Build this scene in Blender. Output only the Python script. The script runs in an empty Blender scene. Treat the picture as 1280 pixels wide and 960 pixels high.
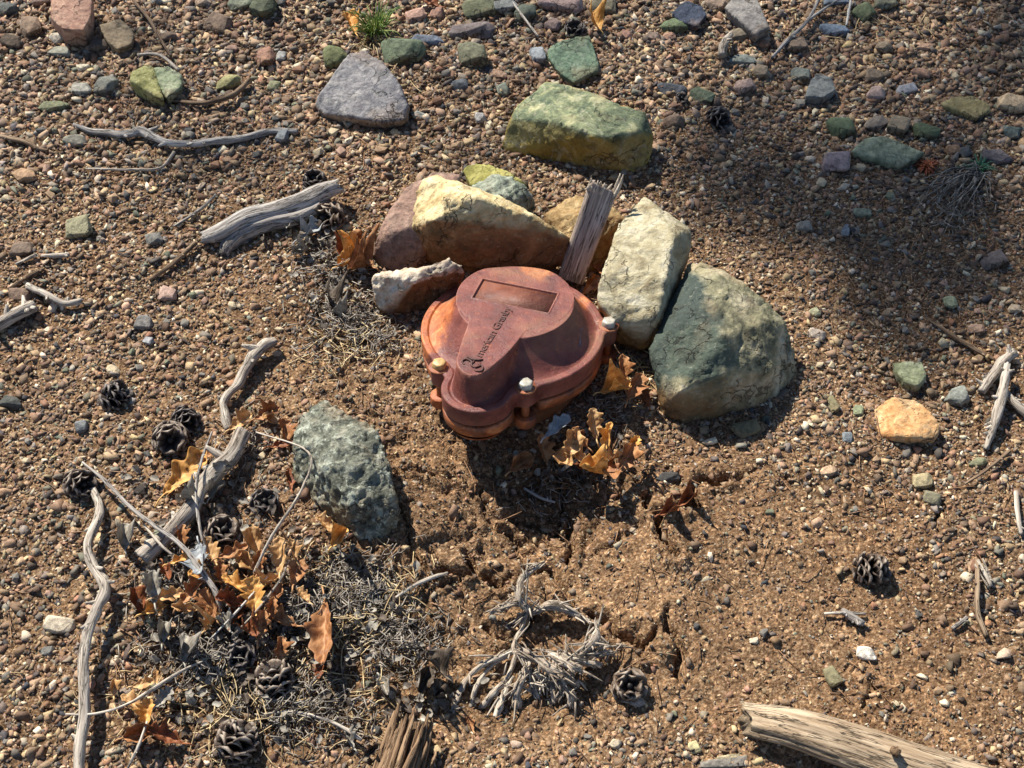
import bpy, bmesh, math, random
import numpy as np
from mathutils import Vector, Matrix

random.seed(7)
RNG = np.random.default_rng(7)
SC = bpy.context.scene
COL = SC.collection

# ------------------------------------------------------------------ camera
PITCH = math.radians(54.0)
HFOV = math.radians(44.0)
DIST = 1.47
FPX = 640.0 / math.tan(HFOV / 2)
CAMP = np.array([0.0, -DIST * math.cos(PITCH), DIST * math.sin(PITCH)])
cam_data = bpy.data.cameras.new("camera")
cam = bpy.data.objects.new("camera", cam_data)
COL.objects.link(cam)
cam.location = CAMP.tolist()
cam.rotation_euler = (math.radians(90) - PITCH, 0, 0)
cam_data.sensor_width = 36.0
cam_data.lens = 18.0 / math.tan(HFOV / 2)
cam_data.clip_start = 0.02
cam_data.clip_end = 400
SC.camera = cam

# ------------------------------------------------------------------ light
SUN_EL = math.radians(43.0)
SUN_AZ = math.radians(37.0)          # shadows fall towards the viewer and this far to the right
ldir = Vector((math.sin(SUN_AZ) * math.cos(SUN_EL), -math.cos(SUN_AZ) * math.cos(SUN_EL), -math.sin(SUN_EL)))
world = bpy.data.worlds.new("World")
SC.world = world
world.use_nodes = True
wn = world.node_tree
sky = wn.nodes.new("ShaderNodeTexSky")
sky.sky_type = 'NISHITA'
sky.sun_disc = False
sky.sun_elevation = SUN_EL
sky.sun_rotation = math.atan2(-ldir.x, -ldir.y)
sky.altitude = 2200
wn.links.new(sky.outputs[0], wn.nodes["Background"].inputs[0])
wn.nodes["Background"].inputs[1].default_value = 0.080
sun_d = bpy.data.lights.new("sun", 'SUN')
sun_d.energy = 5.0
sun_d.angle = math.radians(0.5)
sun_d.color = (1.0, 0.945, 0.845)
sun = bpy.data.objects.new("sun", sun_d)
COL.objects.link(sun)
sun.rotation_euler = ldir.to_track_quat('-Z', 'Y').to_euler()
sun.location = (-3, 4, 6)
SC.view_settings.view_transform = 'Standard'
SC.view_settings.look = 'None'
SC.view_settings.exposure = 0.86
SC.view_settings.gamma = 1.0

# ------------------------------------------------------------------ photo pixel <-> place
SP, CP = math.sin(PITCH), math.cos(PITCH)
def ray(px, py):
    a = (px - 640.0) / FPX; b = (480.0 - py) / FPX
    return np.array([a, CP + b * SP, -SP + b * CP])
def P(px, py, z=0.0):
    r = ray(px, py)
    t = (z - CAMP[2]) / r[2]
    return CAMP + r * t
def PG(px, py, h=0.0):
    """point h above the modelled ground seen at this pixel"""
    z = 0.0
    for _ in range(3):
        p = P(px, py, z + h)
        z = gz_at(p[0], p[1])
    return P(px, py, z + h)
def Q(x, y, z=0.0):
    dx = x; dy = y - CAMP[1]; dz = z - CAMP[2]
    d = dy * CP - dz * SP
    u = dy * SP + dz * CP
    return 640 + FPX * dx / d, 480 - FPX * u / d
def pxm(px, py):
    p = P(px, py); return float(((p - CAMP) @ np.array([0, CP, -SP])) / FPX)

# ------------------------------------------------------------------ numpy noise
def _h(i, j, k, s):
    n = (i * 374761393 + j * 668265263 + k * 2147483647 + s * 1274126177) & 0xFFFFFFFF
    n = ((n ^ (n >> 13)) * 1274126177) & 0xFFFFFFFF
    n = (n ^ (n >> 16)) & 0xFFFFFFFF
    n = (n * 2246822519) & 0xFFFFFFFF
    return ((n ^ (n >> 15)) & 0xFFFFFF) / float(0xFFFFFF)
def vn2(x, y, s=0):
    i = np.floor(x).astype(np.int64); j = np.floor(y).astype(np.int64)
    u = x - i; v = y - j
    u = u * u * u * (u * (u * 6 - 15) + 10); v = v * v * v * (v * (v * 6 - 15) + 10)
    a = _h(i, j, 0, s); b = _h(i + 1, j, 0, s); c = _h(i, j + 1, 0, s); d = _h(i + 1, j + 1, 0, s)
    return (a + (b - a) * u + (c - a) * v + (a - b - c + d) * u * v) * 2 - 1
def vn3(p, s=0):
    x, y, z = p[:, 0], p[:, 1], p[:, 2]
    i = np.floor(x).astype(np.int64); j = np.floor(y).astype(np.int64); k = np.floor(z).astype(np.int64)
    u = x - i; v = y - j; w = z - k
    u = u * u * (3 - 2 * u); v = v * v * (3 - 2 * v); w = w * w * (3 - 2 * w)
    r = 0
    for a in (0, 1):
        for b in (0, 1):
            for c in (0, 1):
                r = r + _h(i + a, j + b, k + c, s) * (u if a else 1 - u) * (v if b else 1 - v) * (w if c else 1 - w)
    return r * 2 - 1
def fbm2(x, y, f, o, s=0, g=0.5):
    r = 0; a = 1.0
    c, sn = math.cos(0.6), math.sin(0.6)
    for k in range(o):
        r = r + a * vn2(x * f, y * f, s + k); a *= g; f *= 2.03
        x, y = x * c - y * sn + 3.1, x * sn + y * c + 1.7
    return r
def fbm3(p, f, o, s=0, g=0.5):
    r = 0; a = 1.0
    for k in range(o):
        r = r + a * vn3(p * f + k * 7.3, s + k); a *= g; f *= 2.03
    return r
def cell2(x, y, s=0):
    i = np.floor(x).astype(np.int64); j = np.floor(y).astype(np.int64)
    f1 = np.full(x.shape, 9.0); f2 = np.full(x.shape, 9.0); idv = np.zeros(x.shape)
    for a in (-1, 0, 1):
        for b in (-1, 0, 1):
            ii = i + a; jj = j + b
            cx = ii + _h(ii, jj, 1, s); cy = jj + _h(ii, jj, 2, s)
            d = np.hypot(x - cx, y - cy)
            m = d < f1
            f2 = np.where(m, f1, np.minimum(f2, d)); idv = np.where(m, _h(ii, jj, 3, s), idv); f1 = np.where(m, d, f1)
    return f1, f2, idv
def sstep(a, b, x):
    t = np.clip((x - a) / (b - a), 0, 1); return t * t * (3 - 2 * t)

# ------------------------------------------------------------------ where the soil is bare, cloddy, cracked (in photo pixels)
SOIL = [(560, 640, 200, 150, .95), (900, 760, 330, 220, .93), (440, 480, 110, 110, .75), (330, 430, 110, 80, .45),
        (640, 800, 300, 170, .9), (1060, 860, 300, 150, .8), (240, 560, 90, 90, .5), (300, 880, 190, 90, .5),
        (700, 600, 120, 90, .9), (860, 650, 140, 80, .6), (360, 930, 60, 40, .9), (430, 330, 70, 60, .3)]
CLOD = [(560, 680, 160, 150, 1.0), (720, 640, 110, 90, .9), (640, 820, 210, 110, .6), (450, 520, 110, 90, .6), (820, 620, 70, 60, .7), (430, 620, 80, 120, .4)]
def blobs(lst, px, py):
    r = np.zeros(np.shape(px))
    for cx, cy, rx, ry, st in lst:
        d = np.hypot((px - cx) / rx, (py - cy) / ry)
        r = np.maximum(r, st * (1 - sstep(0.55, 1.15, d)))
    return r
CRACKS = [  # polylines in photo pixels, width px, depth m
    ([(585, 690), (600, 712), (630, 716), (668, 708), (700, 712), (712, 745), (716, 755)], 5, .016),
    ([(716, 700), (722, 640), (700, 600), (690, 560)], 4, .012),
    ([(796, 618), (812, 640), (826, 655), (835, 690)], 6, .02),
    ([(826, 655), (850, 640), (874, 604), (900, 596)], 5, .016),
    ([(748, 772), (770, 776), (795, 800), (812, 806), (820, 790)], 6, .018),
    ([(835, 775), (846, 815), (848, 850)], 5, .014),
    ([(488, 540), (500, 590), (545, 600), (580, 612)], 3, .008),
    ([(500, 640), (505, 690), (540, 730), (560, 712)], 4, .012),
    ([(560, 712), (596, 712)], 4, .012),
    ([(560, 735), (595, 712)], 3, .01),
    ([(600, 600), (612, 650), (640, 680), (668, 708)], 4, .01),
    ([(900, 596), (960, 590), (1010, 600)], 2.5, .006),
    ([(1008, 680), (1030, 690), (1050, 700)], 4, .01),
    ([(640, 640), (700, 655), (716, 680)], 5, .014),
    ([(610, 790), (640, 800), (660, 770)], 4, .01),
    ([(1110, 860), (1077, 850), (1077, 880)], 3, .008),
    ([(1163, 660), (1180, 645), (1190, 635)], 3, .008)]
def segd(x, y, ax, ay, bx, by):
    dx, dy = bx - ax, by - ay
    t = np.clip(((x - ax) * dx + (y - ay) * dy) / (dx * dx + dy * dy + 1e-12), 0, 1)
    return np.hypot(x - ax - t * dx, y - ay - t * dy)
CR = []
for pl, w, dp in CRACKS:
    CR.append(([tuple(P(*q)[:2]) for q in pl], w * 0.00095, dp))
def bump_at(x, y, px, py, rx, ry):
    c = P(px, py); k = 0.00095
    return np.exp(-(((x - c[0]) / (rx * k)) ** 2 + ((y - c[1]) / (ry * k / .8)) ** 2))
def ground_h(x, y, fine=False):
    px, py = Q(x, y)
    near = 1 - sstep(1.2, 3.0, np.hypot(x, y))
    h = fbm2(x, y, 2.2, 2, 5) * 0.008 + fbm2(x, y, 11, 2, 9) * 0.0035
    h = h - 0.034 * bump_at(x, y, 690, 640, 95, 70)          # hollow dug in front of the well cap
    h = h - 0.014 * bump_at(x, y, 700, 860, 110, 60)
    h = h + 0.012 * bump_at(x, y, 850, 690, 80, 60) + 0.010 * bump_at(x, y, 520, 640, 70, 80)
    h = h + 0.010 * bump_at(x, y, 300, 720, 120, 90)
    cl = blobs(CLOD, px, py)
    wx = x + fbm2(x, y, 30, 2, 21) * 0.012; wy = y + fbm2(x, y, 30, 2, 33) * 0.012
    f1, f2, idv = cell2(wx * 24, wy * 24, 3)
    h = h + cl * near * (0.0062 * sstep(0.0, 0.3, f2 - f1) - 0.004 + 0.004 * (idv - .5))
    f1, f2, idv2 = cell2(wx * 65, wy * 65, 4)
    h = h + (0.25 + .8 * cl) * near * (0.0036 * sstep(0.0, 0.5, f2 - f1) * (0.4 + idv2))
    for pl, w, dp in CR:
        a = np.array(pl); x0, y0 = a.min(0) - .06; x1, y1 = a.max(0) + .06
        m = (x > x0) & (x < x1) & (y > y0) & (y < y1)
        if not np.any(m): continue
        xm = wx[m]; ym = wy[m]; d = np.full(xm.shape, 9.0)
        for k in range(len(pl) - 1):
            d = np.minimum(d, segd(xm, ym, *pl[k], *pl[k + 1]))
        wv = w * (0.75 + 0.5 * fbm2(xm, ym, 25, 2, 41))
        h[m] = h[m] - dp * (1 - sstep(0.25, 1.0, d / np.maximum(wv, w * .3))) + 0.3 * dp * np.exp(-((d - 2.4 * w) / (1.3 * w)) ** 2)
    if fine:
        f1, f2, id3 = cell2(x * 170, y * 170, 6)
        h = h + near * (0.0016 * (0.6 - f1) * (0.3 + id3) + fbm2(x, y, 230, 3, 8, .6) * 0.0011)
    return h

# ------------------------------------------------------------------ helpers
def lin(c):
    return tuple((v / 12.92 if v <= 0.04045 else ((v + 0.055) / 1.055) ** 2.4) for v in (k / 255.0 for k in c))
def new_mesh(name, V, F, smooth=False, mats=None):
    """V (n,3) array, F list of faces or (m,k) array"""
    me = bpy.data.meshes.new(name)
    V = np.asarray(V, dtype=np.float32)
    me.vertices.add(len(V)); me.vertices.foreach_set("co", V.ravel())
    if isinstance(F, np.ndarray):
        m, k = F.shape
        loops = F.ravel().astype(np.int32); start = (np.arange(m) * k).astype(np.int32)
    else:
        tot = np.array([len(f) for f in F], dtype=np.int32)
        loops = np.concatenate([np.asarray(f, dtype=np.int32) for f in F]); start = np.concatenate([[0], np.cumsum(tot)[:-1]]).astype(np.int32)
    me.loops.add(len(loops)); me.loops.foreach_set("vertex_index", loops)
    me.polygons.add(len(start)); me.polygons.foreach_set("loop_start", start)
    if smooth: me.polygons.foreach_set("use_smooth", np.ones(len(start), dtype=bool))
    me.update(calc_edges=True)
    return me
def attr(me, name, arr, typ='FLOAT_VECTOR'):
    a = me.attributes.new(name, typ, 'POINT')
    arr = np.asarray(arr, dtype=np.float32)
    if typ == 'FLOAT_COLOR': a.data.foreach_set("color", arr.ravel())
    elif typ == 'FLOAT': a.data.foreach_set("value", arr.ravel())
    else: a.data.foreach_set("vector", arr.ravel())
def obj(name, me, mat=None, parent=None, loc=None):
    o = bpy.data.objects.new(name, me); COL.objects.link(o)
    if mat and me and not me.materials: me.materials.append(mat)
    if parent: o.parent = parent
    if loc is not None: o.location = loc
    return o
def tag(o, label=None, cat=None, group=None, kind=None):
    if label: o['label'] = label
    if cat: o['category'] = cat
    if group: o['group'] = group
    if kind: o['kind'] = kind
    return o
def empty(name, loc, label, cat, group=None):
    o = bpy.data.objects.new(name, None); COL.objects.link(o); o.location = loc; o.empty_display_size = .02
    return tag(o, label, cat, group)
class MB:
    def __init__(s): s.v = []; s.f = []; s.w = []; s.n = 0
    def add(s, V, F, W=None):
        V = np.asarray(V, float)
        s.v.append(V); s.f += [tuple(i + s.n for i in f) for f in F]
        s.w.append(np.asarray(W, float) if W is not None else V.copy()); s.n += len(V)
    def mesh(s, name, origin=(0, 0, 0), smooth=True):
        me = new_mesh(name, np.concatenate(s.v) - np.asarray(origin), s.f, smooth)
        attr(me, "wuv", np.concatenate(s.w)); return me
def catmull(pts, n):
    pts = np.asarray(pts, float)
    if len(pts) == 2:
        t = np.linspace(0, 1, n)[:, None]; return pts[0] * (1 - t) + pts[1] * t
    a = np.vstack([2 * pts[0] - pts[1], pts, 2 * pts[-1] - pts[-2]])
    out = []; m = len(pts) - 1
    for u in np.linspace(0, m - 1e-6, n):
        i = int(u); t = u - i
        p0, p1, p2, p3 = a[i], a[i + 1], a[i + 2], a[i + 3]
        out.append(0.5 * ((2 * p1) + (-p0 + p2) * t + (2 * p0 - 5 * p1 + 4 * p2 - p3) * t * t + (-p0 + 3 * p1 - 3 * p2 + p3) * t ** 3))
    return np.array(out)
def tube(mb, pts, rad, step=.004, sides=10, groove=.12, seed=0, jag=0.0, flat=1.0, gf=3.0, knots=0.0, split=None):
    """pts: list of 3-D points; rad: radius at each of them"""
    pr = np.hstack([np.asarray(pts, float), np.asarray(rad, float)[:, None]])
    L = np.sum(np.linalg.norm(np.diff(pr[:, :3], axis=0), axis=1))
    n = max(3, int(L / step))
    c = catmull(pr, n); R = np.maximum(c[:, 3], 1e-4); C = c[:, :3]
    T = np.gradient(C, axis=0); T /= np.linalg.norm(T, axis=1)[:, None] + 1e-12
    up = np.array([0, 0, 1.0])
    N = []; prev = np.cross(T[0], up)
    if np.linalg.norm(prev) < .1: prev = np.cross(T[0], [1, 0, 0])
    for t in T:
        prev = prev - t * (prev @ t); prev /= np.linalg.norm(prev) + 1e-12; N.append(prev)
    N = np.array(N); B = np.cross(T, N)
    s = np.concatenate([[0], np.cumsum(np.linalg.norm(np.diff(C, axis=0), axis=1))])
    A = np.arange(sides) / sides * 2 * math.pi
    ca, sa = np.cos(A), np.sin(A)
    S, CA = np.meshgrid(s, ca, indexing='ij'); _, SA = np.meshgrid(s, sa, indexing='ij'); RR = R[:, None]
    q = np.stack([CA * gf, SA * gf, S / max(R.mean(), 1e-4) * .18], -1).reshape(-1, 3) + seed * 3.7
    g = (vn3(q, seed) * .7 + vn3(q * 2.3, seed + 1) * .5).reshape(S.shape)
    g = np.where(g < -.25, g * 1.8, g)
    k2 = vn3(np.stack([CA * .8, SA * .8, S / max(R.mean(), 1e-4) * .5], -1).reshape(-1, 3) + seed, seed + 5).reshape(S.shape)
    rr = RR * (1 + groove * g + knots * k2)
    if split is not None:       # a long open crack along the wood
        for (ang, wd, dp, s0, s1) in split:
            da = np.angle(np.exp(1j * (A[None, :] - ang - .25 * np.sin(S * 25))))
            fade = sstep(s0, s0 + .02, S) * (1 - sstep(s1 - .02, s1, S))
            rr = rr * (1 - dp * fade * np.exp(-(da / wd) ** 2))
    V = C[:, None, :] + N[:, None, :] * (rr * CA)[..., None] + B[:, None, :] * (rr * SA * flat)[..., None]
    if jag:
        ja = vn3(np.stack([ca * 2.6, sa * 2.6, np.zeros(sides)], -1) + seed, seed + 9)
        for e, sg in ((0, -1), (n - 1, 1)):
            for kk, fk in ((0, 1), (1, .7), (2, .4)):
                idx = e + kk * (1 if e == 0 else -1)
                if 0 <= idx < n: V[idx] += T[e] * (sg * jag * ja * fk)[:, None]
    V = V.reshape(-1, 3)
    W = np.stack([CA * RR, SA * RR, S * .07 + 0 * CA], -1).reshape(-1, 3) + seed * .37
    F = []
    for i in range(n - 1):
        b = i * sides
        for j in range(sides):
            k = (j + 1) % sides
            F.append((b + j, b + k, b + sides + k, b + sides + j))
    n0 = len(V)
    V = np.vstack([V, C[0] - T[0] * R[0] * .15 + (0 if not jag else T[0] * jag * .5), C[-1] + T[-1] * R[-1] * .15 - (0 if not jag else T[-1] * jag * .5)])
    W = np.vstack([W, W[0] * .98, W[n0 - 1] * .98])
    for j in range(sides):
        k = (j + 1) % sides
        F.append((n0, k, j)); F.append((n0 + 1, (n - 1) * sides + j, (n - 1) * sides + k))
    mb.add(V, F, W)

# ------------------------------------------------------------------ materials
def mat_new(name):
    m = bpy.data.materials.new(name); m.use_nodes = True
    return m, m.node_tree, m.node_tree.nodes["Principled BSDF"]
def nd(t, typ, **kw):
    n = t.nodes.new(typ)
    for k, v in kw.items():
        if k in ('x', 'y'): continue
        setattr(n, k, v)
    return n
def noise(t, vec, scale, detail=6, rough=.6, dist=0.0):
    n = nd(t, "ShaderNodeTexNoise"); n.inputs["Scale"].default_value = scale; n.inputs["Detail"].default_value = detail
    n.inputs["Roughness"].default_value = rough; n.inputs["Distortion"].default_value = dist
    if vec is not None: t.links.new(vec, n.inputs["Vector"])
    return n.outputs["Fac"]
def ramp(t, fac, stops, const=False):
    r = nd(t, "ShaderNodeValToRGB"); cr = r.color_ramp
    if const: cr.interpolation = 'CONSTANT'
    while len(cr.elements) < len(stops): cr.elements.new(.5)
    for e, (p, c) in zip(cr.elements, stops):
        e.position = p; e.color = (*c, 1) if len(c) == 3 else c
    t.links.new(fac, r.inputs[0]); return r.outputs[0]
def mix(t, fac, a, b, mode='MIX'):
    m = nd(t, "ShaderNodeMix", data_type='RGBA', blend_type=mode)
    for s, v in ((0, fac), (6, a), (7, b)):
        if isinstance(v, (int, float)): m.inputs[s].default_value = v
        elif isinstance(v, tuple): m.inputs[s].default_value = (*v, 1)
        else: t.links.new(v, m.inputs[s])
    return m.outputs[2]
def mth(t, op, a, b=0.0, c=None):
    m = nd(t, "ShaderNodeMath", operation=op)
    for i, v in enumerate((a, b) if c is None else (a, b, c)):
        if isinstance(v, (int, float)): m.inputs[i].default_value = v
        else: t.links.new(v, m.inputs[i])
    return m.outputs[0]
def bump(t, bs, hs, prev=None):
    for h, dist, st in hs:
        b = nd(t, "ShaderNodeBump"); b.inputs["Distance"].default_value = dist; b.inputs["Strength"].default_value = st
        t.links.new(h, b.inputs["Height"])
        if prev is not None: t.links.new(prev, b.inputs["Normal"])
        prev = b.outputs[0]
    t.links.new(prev, bs.inputs["Normal"])
def set_spec(bs, v):
    bs.inputs["Specular IOR Level"].default_value = v
def tex_obj(t): return nd(t, "ShaderNodeTexCoord").outputs["Object"]
def attr_node(t, name): 
    a = nd(t, "ShaderNodeAttribute"); a.attribute_name = name; return a

def m_ground():
    m, t, b = mat_new("soil")
    g = nd(t, "ShaderNodeNewGeometry").outputs["Position"]
    c1 = ramp(t, noise(t, g, 9, 8, .65), [(.3, lin((66, 49, 36))), (.5, lin((102, 78, 56))), (.7, lin((138, 109, 80)))])
    c2 = ramp(t, noise(t, g, 260, 4, .7), [(.35, lin((76, 60, 46))), (.5, lin((134, 110, 86))), (.66, lin((206, 184, 152)))])
    c = mix(t, .5, c1, c2)
    dark = ramp(t, noise(t, g, 3.2, 4, .6), [(.42, (1, 1, 1)), (.62, (.72, .66, .62))])
    c = mix(t, .7, c, dark, 'MULTIPLY')
    vc = nd(t, "ShaderNodeTexVoronoi"); vc.inputs["Scale"].default_value = 300; t.links.new(g, vc.inputs["Vector"])
    sx = nd(t, "ShaderNodeSeparateColor"); t.links.new(vc.outputs["Color"], sx.inputs[0])
    c = mix(t, .85, c, ramp(t, sx.outputs[0], [(0, (.5, .48, .46)), (.5, (.95, .95, .95)), (.85, (1.25, 1.24, 1.2)), (1, (2.0, 1.95, 1.85))]), 'MULTIPLY')
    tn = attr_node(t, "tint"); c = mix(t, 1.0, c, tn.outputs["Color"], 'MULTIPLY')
    t.links.new(c, b.inputs["Base Color"]); b.inputs["Roughness"].default_value = .95; set_spec(b, .1)
    v = nd(t, "ShaderNodeTexVoronoi"); v.inputs["Scale"].default_value = 330; t.links.new(g, v.inputs["Vector"])
    inv = mth(t, 'SUBTRACT', 1.0, v.outputs["Distance"])
    bump(t, b, [(noise(t, g, 420, 5, .7), .0016, .8), (inv, .0012, .7)])
    return m
def m_pebble():
    m, t, b = mat_new("gravel_stone")
    a = attr_node(t, "tint")
    g = nd(t, "ShaderNodeNewGeometry").outputs["Position"]
    c = mix(t, .75, a.outputs["Color"], ramp(t, noise(t, g, 500, 3, .7), [(.3, (.55, .52, .5)), (.55, (1, 1, 1)), (.75, (1.35, 1.3, 1.22))]), 'MULTIPLY')
    t.links.new(c, b.inputs["Base Color"]); b.inputs["Roughness"].default_value = .75; set_spec(b, .3)
    bump(t, b, [(noise(t, g, 700, 4, .7), .0007, .7)])
    return m
def dusty(c, k=.38, d=(150, 124, 98), m=.10):
    g = .35 * c[0] + .5 * c[1] + .15 * c[2]
    return tuple(int((v + (g - v) * k) * (1 - m) + e * m) for v, e in zip(c, d))
def m_stone(name, cols, scale=28, speck=.35, spc=(40, 36, 32), side=None, side_z=.35, bumpd=.0018, rough=.85, veins=None, lich=None, spec=.3, vb=.5, patch=None):
    cols = [dusty(c, .06, m=.05) for c in cols]
    if side: side = [dusty(c, .03, m=.05) for c in side]
    if veins: veins = dusty(veins)
    m, t, b = mat_new(name)
    o = tex_obj(t)
    n = len(cols)
    c = ramp(t, noise(t, o, scale * 1.5, 10, .7, .5), [(.36 + .28 * i / max(1, n - 1), lin(k)) for i, k in enumerate(cols)])
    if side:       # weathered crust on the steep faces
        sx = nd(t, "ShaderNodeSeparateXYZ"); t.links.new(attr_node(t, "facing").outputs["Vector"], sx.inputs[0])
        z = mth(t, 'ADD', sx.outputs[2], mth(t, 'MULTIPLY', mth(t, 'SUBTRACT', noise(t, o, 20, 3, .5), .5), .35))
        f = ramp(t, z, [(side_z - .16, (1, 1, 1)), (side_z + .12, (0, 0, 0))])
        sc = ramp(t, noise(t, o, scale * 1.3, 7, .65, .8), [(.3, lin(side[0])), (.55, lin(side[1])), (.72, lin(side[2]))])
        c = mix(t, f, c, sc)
    if veins:
        w = nd(t, "ShaderNodeTexNoise"); w.inputs["Scale"].default_value = 16; w.inputs["Detail"].default_value = 7; w.inputs["Distortion"].default_value = 1.4
        t.links.new(o, w.inputs["Vector"])
        d = mth(t, 'ABSOLUTE', mth(t, 'SUBTRACT', w.outputs["Fac"], .5))
        c = mix(t, ramp(t, d, [(.0, (.45, .45, .45)), (.018, (0, 0, 0))]), c, lin(veins))
    if lich:
        f = ramp(t, noise(t, o, lich[1], 9, .72, .4), [(lich[2], (0, 0, 0)), (lich[2] + .05, (1, 1, 1))])
        c = mix(t, f, c, lin(lich[0]))
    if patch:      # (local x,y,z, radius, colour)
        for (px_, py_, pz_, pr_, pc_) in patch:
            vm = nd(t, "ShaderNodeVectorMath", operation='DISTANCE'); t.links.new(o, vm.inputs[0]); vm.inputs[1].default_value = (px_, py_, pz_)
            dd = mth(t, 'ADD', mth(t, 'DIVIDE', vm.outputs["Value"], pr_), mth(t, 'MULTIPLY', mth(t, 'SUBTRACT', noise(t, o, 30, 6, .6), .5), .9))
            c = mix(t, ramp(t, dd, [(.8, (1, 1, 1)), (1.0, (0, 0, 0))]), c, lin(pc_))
    f = ramp(t, noise(t, o, 190, 5, .75), [(.52, (0, 0, 0)), (.66, (1, 1, 1))])
    c = mix(t, mth(t, 'MULTIPLY', f, speck), c, lin(spc))
    f2 = ramp(t, noise(t, o, 260, 3, .7), [(.58, (0, 0, 0)), (.7, (1, 1, 1))])
    c = mix(t, mth(t, 'MULTIPLY', f2, .18), c, lin(tuple(min(255, k + 45) for k in cols[-1])))
    ve = nd(t, "ShaderNodeTexVoronoi"); ve.feature = 'DISTANCE_TO_EDGE'; ve.inputs["Scale"].default_value = 17
    nv3 = nd(t, "ShaderNodeTexNoise"); nv3.inputs["Scale"].default_value = 26; nv3.inputs["Detail"].default_value = 6; t.links.new(o, nv3.inputs["Vector"])
    wm = nd(t, "ShaderNodeMix", data_type='VECTOR'); wm.inputs[0].default_value = .09; t.links.new(o, wm.inputs[4]); t.links.new(nv3.outputs["Color"], wm.inputs[5]); t.links.new(wm.outputs[1], ve.inputs["Vector"])
    ck = mth(t, 'MULTIPLY', ramp(t, ve.outputs["Distance"], [(.0, (1, 1, 1)), (.022, (0, 0, 0))]), ramp(t, noise(t, o, 21, 4, .6), [(.48, (0, 0, 0)), (.56, (1, 1, 1))]))
    c = mix(t, mth(t, 'MULTIPLY', ck, .8), c, lin(tuple(int(k * .32) for k in cols[0])))
    c = mix(t, ramp(t, noise(t, o, 42, 8, .7, .3), [(.5, (0, 0, 0)), (.64, (.6, .6, .6))]), c, lin(tuple(int(k * .55) for k in cols[0])))
    c = mix(t, ramp(t, noise(t, o, 13, 6, .6), [(.52, (0, 0, 0)), (.7, (.45, .45, .45))]), c, lin((150, 118, 84)))
    t.links.new(c, b.inputs["Base Color"]); b.inputs["Roughness"].default_value = rough; set_spec(b, spec)
    v = nd(t, "ShaderNodeTexVoronoi"); v.inputs["Scale"].default_value = 75; v.inputs["Randomness"].default_value = 1
    wv = nd(t, "ShaderNodeMix", data_type='VECTOR'); wv.inputs[0].default_value = .06
    nn = nd(t, "ShaderNodeTexNoise"); nn.inputs["Scale"].default_value = 40; nn.inputs["Detail"].default_value = 4
    t.links.new(o, nn.inputs["Vector"]); t.links.new(o, wv.inputs[4]); t.links.new(nn.outputs["Color"], wv.inputs[5]); t.links.new(wv.outputs[1], v.inputs["Vector"])
    bump(t, b, [(v.outputs["Distance"], bumpd * 1.4, vb), (noise(t, o, 60, 8, .7), bumpd * 1.3, .7), (noise(t, o, 220, 8, .75), bumpd * .9, 1.0), (mth(t, 'SUBTRACT', 1.0, ck), .002, .9)])
    return m
def m_wood(name, cols, scale=330, rough=.85, bd=.0012):
    m, t, b = mat_new(name)
    w = attr_node(t, "wuv").outputs["Vector"]
    g1 = noise(t, w, scale * 1.4, 7, .72); g2 = noise(t, w, scale * .3, 5, .6)
    c = ramp(t, g1, [(.36, lin(cols[0])), (.48, lin(cols[1])), (.6, lin(cols[2]))])
    c = mix(t, .55, c, ramp(t, g2, [(.3, lin(cols[0])), (.5, lin(cols[1])), (.65, lin(cols[2]))]))
    g3 = noise(t, w, scale * .75, 4, .6)
    crk = ramp(t, mth(t, 'ABSOLUTE', mth(t, 'SUBTRACT', g3, .47)), [(.0, (1, 1, 1)), (.022, (0, 0, 0))])
    c = mix(t, mth(t, 'MULTIPLY', crk, .75), c, lin(tuple(int(k * .4) for k in cols[0])))
    t.links.new(c, b.inputs["Base Color"]); b.inputs["Roughness"].default_value = rough; set_spec(b, .2)
    bump(t, b, [(mth(t, 'SUBTRACT', g1, crk), bd, .9)])
    return m
def m_leaf(name, cols):
    m, t, b = mat_new(name)
    o = tex_obj(t)
    c = ramp(t, noise(t, o, 90, 5, .6), [(.3, lin(cols[0])), (.5, lin(cols[1])), (.7, lin(cols[2]))])
    w = attr_node(t, "wuv"); sx = nd(t, "ShaderNodeSeparateXYZ"); t.links.new(w.outputs["Vector"], sx.inputs[0])
    a = mth(t, 'ABSOLUTE', sx.outputs[0])
    vein = mth(t, 'PINGPONG', mth(t, 'SUBTRACT', mth(t, 'MULTIPLY', sx.outputs[1], 7.0), mth(t, 'MULTIPLY', a, 2.0)), .5)
    c = mix(t, ramp(t, vein, [(.0, (.6, .6, .6)), (.07, (0, 0, 0))]), c, lin(cols[2]))
    c = mix(t, ramp(t, a, [(.0, (1, 1, 1)), (.07, (0, 0, 0))]), c, lin(cols[2]))
    t.links.new(c, b.inputs["Base Color"]); b.inputs["Roughness"].default_value = .6; set_spec(b, .35)
    tr = nd(t, "ShaderNodeBsdfTranslucent"); t.links.new(c, tr.inputs[0])
    ms = nd(t, "ShaderNodeMixShader"); ms.inputs[0].default_value = .22
    out = t.nodes["Material Output"]
    t.links.new(b.outputs[0], ms.inputs[1]); t.links.new(tr.outputs[0], ms.inputs[2]); t.links.new(ms.outputs[0], out.inputs[0])
    bump(t, b, [(vein, .0006, .5), (noise(t, o, 260, 4, .6), .0006, .6)])
    return m
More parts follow.
